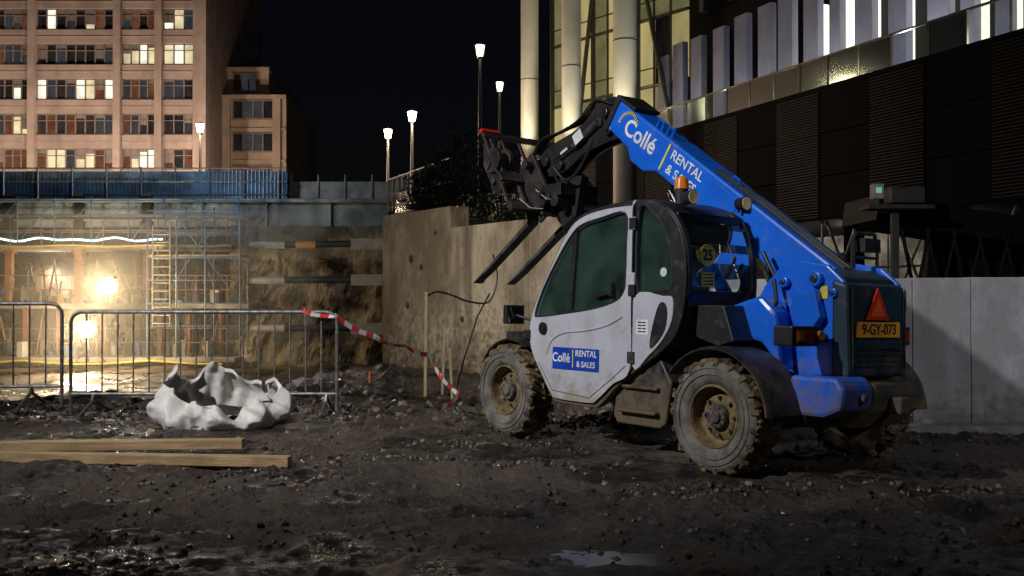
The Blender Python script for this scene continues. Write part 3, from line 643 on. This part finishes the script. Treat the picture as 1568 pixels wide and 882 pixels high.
b=MB(); b.prism([(1.6,.35),(1.6,.9),(.45,.95),(-.35,.95),(-.4,.6),(.5,.45)],1.28,1.78); b.obj('engine_cover',p_teal,T,bevel=.04)
def guard(name,u0,v0,v1,a0,a1,r=.495):
    b=MB(); n=16; vs=[]
    for i in range(n+1):
        t=math.radians(a0+(a1-a0)*i/n)
        for rr,v in((r-.012,v0),(r,v0+.0),(r+.01,v0+.03),(r+.01,v1),(r-.012,v1)): vs.append((u0+rr*math.cos(t)*1.03,-v,.42+rr*math.sin(t)))
    fs=[(i*5+k,i*5+(k+1)%5,(i+1)*5+(k+1)%5,(i+1)*5+k) for i in range(n) for k in range(5)]
    b.add(vs,fs); b.add(vs[:5],[(0,1,2,3,4)]); b.add(vs[-5:],[(0,1,2,3,4)]); b.obj(name,p_black,T,smooth=True,angle=40)
guard('rear_left_mudguard',0,-.01,.38,35,175); guard('rear_right_mudguard',0,1.52,1.94,20,178); guard('front_left_mudguard',2.51,.06,.36,30,120,.47); guard('front_right_mudguard',2.51,1.5,1.93,30,150,.47)
# cab -------------------------------------------------
outer=[(2.19,1.06),(2.175,.80),(2.03,.60),(1.88,.42),(1.80,.375),(1.364,.37),(1.25,.40),(1.08,.54),(.85,.70),(.62,.83),(.42,1.0),(.33,1.29),(.345,1.63),(.44,1.86),(.60,1.985),(.82,2.04),(1.24,2.02),(1.52,1.965),(1.68,1.86),(1.86,1.63),(2.04,1.36)]
so=smoothpoly(outer,4)
doorhole=[(2.13,1.12),(2.02,1.38),(1.84,1.62),(1.67,1.80),(1.52,1.90),(1.25,1.95),(.92,1.97),(.91,1.7),(.915,1.42),(.93,1.30),(1.02,1.22),(1.3,1.16),(1.7,1.11),(2.05,1.08)]
qhole=[(.83,1.965),(.66,1.93),(.53,1.77),(.46,1.50),(.47,1.35),(.60,1.325),(.835,1.32)]
sd=smoothpoly(doorhole,4); sq=smoothpoly(qhole,4)
panel('cab_side_frame',so,[sd,sq],.10,.05,p_black,T,.008)
door=[(2.165,1.06),(2.15,.82),(2.01,.62),(1.87,.45),(1.79,.405),(1.364,.40),(1.27,.43),(1.08,.575),(.885,.705),(.882,1.2),(.882,1.96),(.90,2.0),(1.24,1.99),(1.50,1.94),(1.66,1.84),(1.84,1.61),(2.02,1.34)]
dwin=[(2.10,1.13),(1.985,1.36),(1.805,1.60),(1.65,1.775),(1.51,1.875),(1.25,1.925),(.96,1.945),(.945,1.7),(.95,1.42),(.965,1.33),(1.05,1.25),(1.3,1.185),(1.7,1.135),(2.03,1.105)]
panel('door',smoothpoly(door,4),[smoothpoly(dwin,4)],.062,.02,p_silver,T,.008)
gw=[(2.13,1.09),(2.01,1.37),(1.83,1.62),(1.67,1.80),(1.5,1.90),(.93,1.96),(.92,1.25),(1.3,1.16)]
panel('door_glass',smoothpoly(gw,3),[],.075,.004,p_glass,T,0)
b=MB(); b.prism([(1.665,1.12),(1.62,1.12),(1.55,1.9),(1.60,1.88)],.05,.07); b.obj('window_divider',p_black,T)
b=MB(); tr=smoothpoly(dwin,4); b.tube([(u,-.05,z) for u,z in tr]+[(tr[0][0],-.05,tr[0][1])],.011,0,6); b.tube([(u,-.072,z) for u,z in sq]+[(sq[0][0],-.072,sq[0][1])],.012,0,6)
b.tube([(.877,-.052,.71),(.877,-.052,2.0)],.008,0,6)
b.obj('window_seals',p_black,T,smooth=True)
panel('quarter_glass',sq,[],.10,.004,p_glass,T,0)
panel('rear_quarter_panel',smoothpoly([(.86,1.27),(.55,1.28),(.45,1.26),(.455,1.10),(.55,.95),(.70,.82),(.86,.73)],4),[],.068,.016,p_silver,T,.006)
panel('quarter_vent',smoothpoly([(.58,1.22),(.50,1.20),(.52,1.02),(.66,.88),(.66,1.0)],4),[],.056,.006,p_black,T,.003)
b=MB(); sw=smoothpoly([(1.93,.78),(1.86,.90),(1.7,.97),(1.4,1.0),(1.15,1.05),(.98,1.12)],6,False)
b.tube([(u,-.044,z) for u,z in sw],.011,0,6); b.obj('door_swage',p_silver,T,smooth=True)
b=MB(); b.tube([(2.04,-.043,.70),(1.84,-.043,.47),(1.36,-.043,.44),(1.1,-.043,.61),(.93,-.043,.73)],.004,0,6)
b.cyl((1.98,-.055,1.0),(1.98,-.03,1.0),.055,0,20); b.cyl((1.98,-.03,1.0),(1.98,-.02,1.0),.035,0,20)
b.prism([(1.12,1.30),(1.30,1.27),(1.31,1.30),(1.14,1.335)],.025,.05); b.box((1.10,-.06,1.28),(1.13,-.03,1.4))
for z in(1.86,1.33,.80): b.box((.84,-.055,z-.045),(.91,-.035,z+.045))
b.obj('door_hardware',p_black,T,bevel=.003)
b=MB()
for z in(1.86,1.42): b.box((.845,-.06,z-.05),(.925,-.038,z+.05))
b.obj('hinges',p_silver,T,bevel=.006)
b=MB()
top=smoothpoly([(.33,1.29),(.345,1.63),(.44,1.86),(.60,1.985),(.82,2.04),(1.24,2.02),(1.52,1.965),(1.68,1.86)],4,False)
rt=top[8:]
lowr=[(u,z-.06) for u,z in rt]
vs=[];k=len(rt)
for (a,c) in zip(rt,lowr): vs+=[(a[0],-.09,a[1]-.02),(a[0],-.16,a[1]+.015),(a[0],-.78,a[1]+.015),(a[0],-.86,a[1]-.02),(c[0],-.86,c[1]),(c[0],-.09,c[1])]
fs=[(i*6+j,i*6+(j+1)%6,(i+1)*6+(j+1)%6,(i+1)*6+j) for i in range(k-1) for j in range(6)]+[list(range(6)),[(k-1)*6+j for j in range(6)]]
b.add(vs,fs); b.obj('roof',p_black,T,smooth=True,angle=30)
panel('cab_far_frame',so,[sd,sq],.86,.04,p_black,T,.004)
b=MB()
for v in(.11,.83): b.tube([(u+.01,-v,z) for u,z in top[:12]],.035,0,10)
b.box((.32,-.84,1.20),(.38,-.1,1.33)); b.box((.44,-.84,1.84),(.52,-.1,1.93))
b.prism([(.33,1.22),(.42,.95),(.75,.75),(1.3,.5),(1.3,.42),(1.85,.42),(1.85,.5),(2.1,.8),(2.15,1.02),(1.5,.9),(1.1,.85),(.6,1.1)],.13,.83)
b.obj('cab_body',p_black,T,smooth=True,bevel=.006)
b=MB(); r1=top[1:10]
for (a,c) in zip(r1[:-1],r1[1:]): b.add([(a[0]-.005,-.12,a[1]),(c[0]-.005,-.12,c[1]),(c[0]-.005,-.82,c[1]),(a[0]-.005,-.82,a[1])],[(0,1,2,3)])
b.obj('rear_window',p_glass,T)
fr=smoothpoly([(2.19,1.06),(2.04,1.36),(1.86,1.63),(1.68,1.86)],4,False); b=MB()
for (a,c) in zip(fr[:-1],fr[1:]): b.add([(a[0]-.01,-.12,a[1]),(c[0]-.01,-.12,c[1]),(c[0]-.01,-.82,c[1]),(a[0]-.01,-.82,a[1])],[(0,1,2,3)])
b.obj('windscreen',p_glass,T)
panel('far_side_glass',smoothpoly(gw,3),[],.85,.004,p_glass,T,0)
m_seat=M('seat',(.09,.09,.095),rough=.8)
b=MB(); b.box((.75,-.70,.85),(1.2,-.25,1.0)); b.obox((.70,-.47,1.25),(.12,.42,.62),Matrix.Rotation(-.15,3,'Y')); b.obox((.64,-.47,1.62),(.08,.22,.16),Matrix.Rotation(-.15,3,'Y'))
b.obj('seat',m_seat,T,bevel=.03)
b=MB(); c0=Vector((1.55,-.47,1.28)); ax=Vector((.45,0,-.89)).normalized(); a=ax.orthogonal().normalized(); c_=ax.cross(a); pts=[c0+(a*math.cos(t)+c_*math.sin(t))*.18 for t in [i/20*6.283 for i in range(21)]]
b.tube(pts,.013,0,6); b.cyl(c0,c0+ax*.4,.035); 
for k in range(3): t=k*2.09; b.cyl(c0,c0+(a*math.cos(t)+c_*math.sin(t))*.18,.012,0,6)
b.box((1.65,-.75,.9),(1.95,-.2,1.12)); b.cyl((1.2,-.72,1.0),(1.25,-.72,1.35),.02,0,8); b.cyl((1.25,-.72,1.35),(1.26,-.72,1.42),.035,0,10); b.obj('steering',m_seat,T)
b=MB(); l2=MB()
for v in(.24,.86):
    b.cyl((.50,-v,1.98),(.50,-v,2.04),.012,0,6); b.cyl((.42,-v,2.05),(.51,-v,2.05),.06,0,20,.045); l2.cyl((.412,-v,2.05),(.421,-v,2.05),.052,0,20)
b.cyl((.54,-.24,2.0),(.54,-.24,2.12),.05,0,16); b.obj('work_lights',p_black,T); l2.obj('work_light_lens',M('lamp_lens',(.50,.40,.2),rough=.1,emit=(1,.8,.45),es=.12),T)
b=MB(); b.cyl((.54,-.24,2.12),(.54,-.24,2.20),.06,0,16,.048); b.cyl((.54,-.24,2.20),(.54,-.24,2.22),.048,0,20,.02); b.obj('beacon',p_amb,T,smooth=True)
def disc(b,u,v,z,r,mi=0,n=32): b.cyl((u,-v,z),(u-.004,-v,z),r,mi,n)
b=MB(); disc(b,.322,.30,1.60,.085); b.box((.312,-.37,1.36),(.316,-.23,1.47)); b.obj('capacity_sticker',p_yel,T)
p_blk=M('decal_black',(.01,.01,.01))
text('sticker_number','25',.115,(.314,-.30,1.60),(0,-1,0),(0,0,1),p_blk,T,off=.002)
for k in range(4): text('sticker_line','max load 2500',.018,(.308,-.30,1.455-.025*k),(0,-1,0),(0,0,1),p_blk,T)
b=MB(); b.box((.70,-.056,.985),(.83,-.0535,1.10)); b.obj('safety_sticker',p_white,T)
for k in range(4): text('safety_line','safety notice',.018,(.765,-.051,1.08-.024*k),(-1,0,0),(0,0,1),p_blk,T)
b=MB(); b.cyl((.58,-.093,1.47),(.58,-.097,1.47),.035,0,20); b.obj('round_sticker',p_white,T)
b=MB(); b.box((1.245,-.0435,.66),(1.84,-.037,.845)); b.obj('door_sign',p_signb,T)
text('door_sign_name','Collé',.108,(1.720,-.0345,.755),(-1,0,0),(0,0,1),p_white,T,off=.002)
text('door_sign_rental','RENTAL',.074,(1.40,-.0345,.80),(-1,0,0),(0,0,1),p_white,T,off=.001)
text('door_sign_sales','& SALES',.068,(1.40,-.0345,.71),(-1,0,0),(0,0,1),p_white,T,off=.001)
b=MB(); b.box((1.562,-.0368,.68),(1.575,-.0345,.83)); b.obj('door_sign_bar',p_yel,T)
b=MB(); b.tube([(2.12,-.1,1.05),(2.3,-.02,1.1),(2.36,.02,1.12)],.015,0,6); b.box((2.33,-.10,1.03),(2.39,.10,1.20)); b.box((2.16,-.12,.90),(2.24,-.02,.98)); b.obj('front_mirror',p_black,T,bevel=.02)
b=MB(); b.box((2.322,-.085,1.045),(2.329,.085,1.185)); b.obj('mirror_glass',M('mirror',(.3,.3,.3),rough=.05,metal=1),T)
# boom -------------------------------------------------
ca,sa=.824,.566
bd=Vector((ca,sa)); bn=Vector((-sa,ca))
BT=Vector((-.25,1.608))
def bp(s,h): q=BT+bd*s+bn*h; return (q.x,q.y)
b=MB(); b.prism([bp(-.42,-.05),bp(-.30,0),bp(2.68,0),bp(2.72,-.03),bp(2.72,-.29),bp(2.35,-.32),bp(2.25,-.40),bp(2.05,-.40),bp(1.9,-.32),bp(.1,-.34),bp(-.1,-.38),bp(-.40,-.28)],.90,1.20)
b.obj('boom',p_blue,T,bevel=.022)
b=MB()
b.prism([bp(.9,-.05),bp(2.62,-.05),bp(2.62,-.27),bp(.9,-.27)],.893,.899); b.obj('boom_side_plate',p_blue,T,bevel=.002)
b=MB()
for s in(2.1,1.95,1.05): b.tube([(*[bp(s,0)[0]],-.96,bp(s,0)[1]),(bp(s,.07)[0],-.96,bp(s,.07)[1]),(bp(s+.07,.07)[0],-.96,bp(s+.07,.07)[1]),(bp(s+.07,0)[0],-.96,bp(s+.07,0)[1])],.014,0,6)
b.obj('boom_hose_guides',p_blue,T)
b=MB(); b.prism([bp(2.45,.035),bp(2.74,.035),bp(2.74,-.33),bp(2.68,-.33),bp(2.68,.0),bp(2.45,0)],.885,1.215); 
for off in(.93,.97,1.02): b.tube([(bp(-.5,-.1)[0],-off,bp(-.5,-.1)[1]),(bp(-.2,.03)[0],-off,bp(-.2,.03)[1]),(bp(.7,.035)[0],-off,bp(.7,.035)[1]),(bp(1.3,.02)[0],-off,bp(1.3,.02)[1])],.014,0,6)
b.obj('boom_collar',p_black,T,bevel=.006)
b=MB(); hd=smoothpoly([(1.80,3.02),(2.02,3.17),(2.18,3.20),(2.36,3.15),(2.52,3.02),(2.72,2.93),(3.0,2.86),(3.2,2.76),(3.2,2.60),(3.0,2.52),(2.76,2.58),(2.5,2.72),(2.25,2.78),(2.08,2.80),(1.95,2.87)],3)
b.prism(hd,.95,.99); b.prism(hd,1.12,1.16); b.prism([(1.95,3.05),(2.4,3.0),(2.9,2.8),(2.85,2.68),(2.3,2.82),(2.0,2.9)],.99,1.12)
for (u,z,r) in((2.2,3.05,.05),(3.1,2.68,.06),(2.62,2.80,.045),(2.85,2.62,.045),(2.15,2.88,.05)): b.cyl((u,-.90,z),(u,-1.21,z),r,0,14)
b.obj('boom_head',M('head_black',(.014,.014,.018),(.03,.028,.025),scale=7,rough=.3,spec=.7),T,bevel=.006)
b=MB(); b.cyl((2.3,-.93,2.98),(2.66,-.93,2.78),.04,0,14); b.cyl((2.66,-.93,2.78),(2.95,-.93,2.66),.022,1,12); b.obox((2.55,-.885,2.86),(.13,.008,.11),Matrix.Rotation(.5,3,'Y'),2); b.obox((2.80,-.925,2.74),(.11,.008,.06),Matrix.Rotation(.4,3,'Y'),2); b.cyl((2.30,-.925,2.98),(2.30,-.97,2.98),.05,0,14)
b.obj('tilt_cylinder',[p_steel,p_chrome,p_white],T)
b=MB()
for k in range(4):
    v=.92+.03*k; b.tube([(u,-v,z) for u,z in smoothpoly([(2.1,3.12),(2.35,3.19-.01*k),(2.6,3.03),(2.9,2.95+.01*k),(3.15,2.92),(3.3,2.78)],4,False)],.011,0,6)
b.tube([(u,-.87,z) for u,z in smoothpoly([(2.9,2.6),(2.7,2.45),(2.5,2.55),(2.3,2.8)],5,False)],.014,0,6)
b.obj('head_hoses',p_black,T,smooth=True)
fd=Vector((.85,-.53)).normalized(); fu=Vector((-fd.y,fd.x)); H=Vector((3.14,2.06))
def cp(a,h): q=H+fd*a+fu*h; return (q.x,q.y)
for nm,v in(('fork_left',.76),('fork_right',1.22)):
    b=MB(); b.prism([cp(-.03,0),cp(0,-.03),cp(.9,-.03),cp(1.16,-.012),cp(1.16,.0),cp(.02,.02),cp(.0,.58),cp(-.045,.58)],v,v+.11); b.obj(nm,M('fork_steel_'+nm,(.13,.125,.12),(.06,.05,.045),scale=6,rough=.5,metal=.3),T,bevel=.006)
b=MB()
def cbar(a0,a1,h0,h1,v0,v1,mi=0): b.prism([cp(a0,h0),cp(a1,h0),cp(a1,h1),cp(a0,h1)],v0,v1,mi)
cbar(-.11,-.05,.06,.16,.50,1.66); cbar(-.11,-.05,.42,.53,.50,1.66); cbar(-.09,-.05,1.0,1.06,.50,1.66)
for v in(.50,1.62,.72,.94,1.18,1.40): cbar(-.08,-.06,.16,1.0,v,v+.035)
for v in(.80,1.26): cbar(-.35,-.05,.05,.62,v,v+.04); 
for v in(.84,1.22): cbar(-.14,-.05,-.05,.62,v,v+.03)
b.cyl((*[cp(-.28,.5)[0]],-.7,cp(-.28,.5)[1]),(cp(-.28,.5)[0],-1.4,cp(-.28,.5)[1]),.045,0,12); b.cyl((cp(-.28,.15)[0],-.75,cp(-.28,.15)[1]),(cp(-.28,.15)[0],-1.36,cp(-.28,.15)[1]),.04,0,12)
for v in(.52,.66): b.cyl((cp(-.05,.72)[0],-v,cp(-.05,.72)[1]),(cp(-.05,.72)[0],-v-.05,cp(-.05,.72)[1]),.13,0,18); b.cyl((cp(.0,.45)[0],-v,cp(0,.45)[1]),(cp(0,.45)[0],-v-.05,cp(0,.45)[1]),.10,0,18)
b.prism([cp(-.1,.4),cp(.12,.5),cp(.14,.8),cp(.02,1.0),cp(-.1,.98)],.56,.62); b.prism([cp(-.1,.4),cp(.12,.5),cp(.14,.8),cp(.02,1.0),cp(-.1,.98)],1.54,1.6)
b.cyl((cp(.02,.72)[0],-.60,cp(.02,.72)[1]),(cp(.02,.72)[0],-.50,cp(.02,.72)[1]),.05,2,16); b.cyl((cp(.02,.5)[0],-.60,cp(.02,.5)[1]),(cp(.02,.5)[0],-.49,cp(.02,.5)[1]),.035,2,16)
for k in range(12): 
    x0=random.uniform(-.35,.1); v0=random.uniform(.6,1.5); b.tube([(cp(x0+dx,h)[0],-v0-dv,cp(x0+dx,h)[1]) for dx,h,dv in((0,.2,0),(-.05,.05,.05),(-.14,-.02,.12),(-.16,.15,.2),(-.05,.45,.25),(0,.62,.2))],.012,0,6)
cbar(-.10,-.045,1.062,1.10,.49,.72,1)
b.obj('fork_carriage',[M('carriage',(.016,.016,.019),(.05,.038,.028),scale=7,rough=.35,spec=.7),p_red,p_steel],T,bevel=.005)
b=MB(); b.prism([(3.2,2.72),(3.05,2.45),(2.95,2.2),(3.02,2.15),(3.25,2.4),(3.35,2.7)],.93,.97); b.prism([(3.2,2.72),(3.05,2.45),(2.95,2.2),(3.02,2.15),(3.25,2.4),(3.35,2.7)],1.14,1.18); b.box((2.7,-1.3,2.3),(3.0,-.8,2.42)); b.tube([(2.9,-1.25,2.35),(2.85,-1.2,2.1),(3.05,-1.1,1.95)],.016,0,6)
b.prism([(2.62,2.5),(3.0,2.5),(3.1,2.2),(2.9,2.0),(2.7,2.1)],1.0,1.1); b.cyl((2.8,-.8,2.25),(2.8,-1.35,2.25),.06,0,12)
b.obj('head_links',p_black,T,bevel=.005)
b=MB(); b.cyl((.55,-1.05,1.0),(1.1,-1.05,1.75),.06,0,16); b.cyl((1.1,-1.05,1.75),(1.45,-1.05,2.25),.035,1,14); b.obj('lift_cylinder',[p_blue,p_chrome],T,smooth=True)
TX=(-ca,0,-sa);TY=(-sa,0,ca)
def bl(s,h): q=bp(s,h); return (q[0],-.8905,q[1])
text('boom_name','Collé',.215,bl(2.245,-.155),TX,TY,p_white,T,off=.004)
text('boom_rental','RENTAL',.122,bl(1.58,-.095),TX,TY,p_white,T,off=.0015)
text('boom_sales','& SALES',.118,bl(1.58,-.225),TX,TY,p_white,T,off=.0015)
b=MB(); b.prism([bp(1.85,-.03),bp(1.872,-.03),bp(1.872,-.28),bp(1.85,-.28)],.889,.8925); 
for k in range(14):
    t=.5+k*.2; c=bp(2.45,-.15); 
    b.obox((c[0]+.125*math.cos(t),-.8905,c[1]+.125*math.sin(t)),(.03,.003,.012),Matrix.Rotation(-t,3,'Y'))
b.obj('boom_yellow_marks',p_yel,T)
b=MB()
side=[(.10,1.22),(.0,1.38),(-.12,1.50),(-.33,1.56),(-.55,1.52),(-.69,1.40),(-.70,.74),(-.30,.70),(-.18,.98),(.02,1.08)]
b.prism(side,.58,.63); b.prism(side,1.24,1.29)
b.prism([(.02,1.15),(-.25,1.22),(-.6,1.15),(-.6,.72),(-.2,.72),(0,1.0)],.63,1.24)
b.obj('boom_tower',p_blue,T,bevel=.015)
b=MB(); b.prism([(.18,1.22),(-.10,1.30),(-.24,1.18),(-.30,.75),(-.12,.95),(.12,1.0)],.40,.575); b.obj('tower_gusset',p_blue,T,bevel=.03)
b=MB()
b.prism([(-.30,1.30),(-.50,1.34),(-.55,1.15),(-.45,1.02),(-.32,1.1)],.50,.578)
for (u,z,r) in((-.47,1.42,.055),(-.62,1.32,.035),(-.20,1.40,.04),(-.42,1.22,.035)): b.cyl((u,-.58,z),(u,-.535,z),r,0,18); b.cyl((u,-.54,z),(u,-.525,z),r*.55,1,12)
b.obj('tower_pins',[p_blue,p_black],T,bevel=.008)
b=MB(); b.tube([(-.15,-.50,1.42),(-.2,-.47,1.25),(-.1,-.45,1.1),(0,-.42,.95)],.018,0,6); b.tube([(.1,-.7,1.5),(.0,-.66,1.35),(.1,-.6,1.2),(.25,-.5,1.1)],.02,0,6); b.tube([(.2,-.8,1.65),(.08,-.8,1.45),(.2,-.75,1.25)],.02,0,6)
b.prism([(.30,1.22),(.32,.98),(.1,.92),(-.05,.96),(.05,1.22)],.18,.60)
b.obj('rear_hoses_and_cover',p_black,T,bevel=.01)
b=MB(); b.prism([(-.60,1.42),(-.72,1.38),(-.745,.74),(-.60,.70)],.56,1.28); b.prism([(-.25,1.46),(-.5,1.50),(-.66,1.43),(-.66,1.36),(-.25,1.36)],.62,1.24); b.obj('rear_cover',p_teal,T,bevel=.025)
b=MB()
for z in(.80,.84,.88,.92): b.box((-.752,-1.22,z),(-.745,-.62,z+.015))
b.tube([(-.745,-.60,1.36),(-.752,-.60,.78)],.006,0,5); b.tube([(-.745,-1.24,1.36),(-.752,-1.24,.78)],.006,0,5)
b.obj('rear_grille',p_black,T)
b=MB(); b.prism([(-.42,.74),(-.80,.74),(-.86,.66),(-.84,.52),(-.70,.46),(-.42,.46)],.34,.70); b.obj('bumper_wing',p_blue,T,bevel=.03)
b=MB(); b.prism([(-.40,.70),(-.84,.70),(-.87,.62),(-.82,.50),(-.66,.36),(-.40,.36)],.705,1.32); b.cyl((-.86,-.55,.60),(-.90,-.55,.60),.035,0,12); b.box((-.95,-1.0,.48),(-.85,-.88,.60)); b.obj('counterweight',M('dirty_cw',(.03,.045,.055),(.10,.075,.04),scale=6,rough=.7,dirt=(DIRT,.3,.7,.9)),T,bevel=.03)
b=MB(); b.box((-.760,-1.16,1.01),(-.750,-.64,1.12)); b.obj('number_plate',p_or,T,bevel=.003)
text('plate_text','9-GY-073',.105,(-.763,-.90,1.065),(0,-1,0),(0,0,1),p_blk,T,off=.001)
b=MB(); f=lambda a,c,k:(k,-a,c)
b.prism([(.74,1.135),(1.02,1.135),(.88,1.36)],-.762,-.752,0,f); b.prism([(.80,1.16),(.96,1.16),(.88,1.29)],-.765,-.7625,1,f)
b.obj('warning_triangle',[p_red,M('tri_or',(.8,.13,.03))],T)
b=MB()
for v0,v1 in((.13,.44),(1.34,1.56)): b.box((-.60,-v1,.945),(-.44,-v0,1.085))
b.box((-.56,-.60,.97),(-.48,-.40,1.03)); b.box((-.56,-1.4,.95),(-.48,-1.2,1.03))
b.obj('rear_light_housings',p_black,T,bevel=.012)
b=MB()
for v0,v1 in((.17,.34),(1.38,1.53)): b.box((-.612,-v1,.97),(-.60,-v0,1.06)); 
b.obj('rear_light_lenses',p_rlens,T,bevel=.004)
b=MB(); b.cyl((-.60,-.42,1.02),(-.63,-.42,1.02),.035,0,16); b.box((-.616,-.24,.985),(-.6125,-.18,1.05)); b.obj('reverse_lamp',M('lens_or',(.45,.2,.05),rough=.15),T)
b=MB(); b.tube([(-.45,-1.02,1.45),(-.45,-1.02,1.72),(-.45,-1.06,1.78),(-.45,-1.3,1.78),(-.45,-1.34,1.70),(-.45,-1.34,1.4)],.016,0,6); b.tube([(-.45,-1.02,1.6),(-.45,-1.34,1.6)],.012,0,6); b.box((-.52,-1.28,1.64),(-.44,-1.08,1.74)); b.box((-.6,-1.5,1.2),(-.2,-1.29,1.35))
b.tube([(u,-1.1-.25*k/14,z) for k,(u,z) in enumerate(smoothpoly([(-.3,1.5),(-.25,1.62),(0,1.5),(.1,1.2)],5,False))],.03,0,8)
b.obj('rear_mirror_rail',p_black,T,bevel=.004)
b=MB(); b.box((-.56,-.576,1.28),(-.50,-.572,1.37)); b.obj('tower_sticker',p_yel,T)
# ---------------------------------------------------------------- site lighting
fm=empty('floodlight_mast'); b=MB(); b.cyl((-9,1.8,-.1),(-9,1.8,8.6),.07,0,10); b.box((-9.3,1.7,8.5),(-8.7,1.95,8.9)); b.obj('mast',m_dark,fm)
light('mast_lamp','SPOT',(-8.8,2.0,8.4),6400,(.96,.94,.96),.2,(.6,11.2,1.2),58,1.0,fm)
fm=empty('floodlight_mast'); b=MB(); b.cyl((7.5,-3,-.1),(7.5,-3,6.6),.07,0,10); b.box((7.2,-3.1,6.5),(7.8,-2.85,6.9)); b.obj('mast',m_dark,fm)
light('mast_lamp','SPOT',(7.3,-2.6,6.4),1500,(.95,.94,1.0),.25,(4.5,9.3,1.4),36,1.0,fm)
sun=light('added_fill_sun','SUN',(0,0,50),.02,(.8,.88,1),target=(12,14,30)); sun.data.angle=math.radians(2)  # weak directional fill added from the left, stands for no visible source
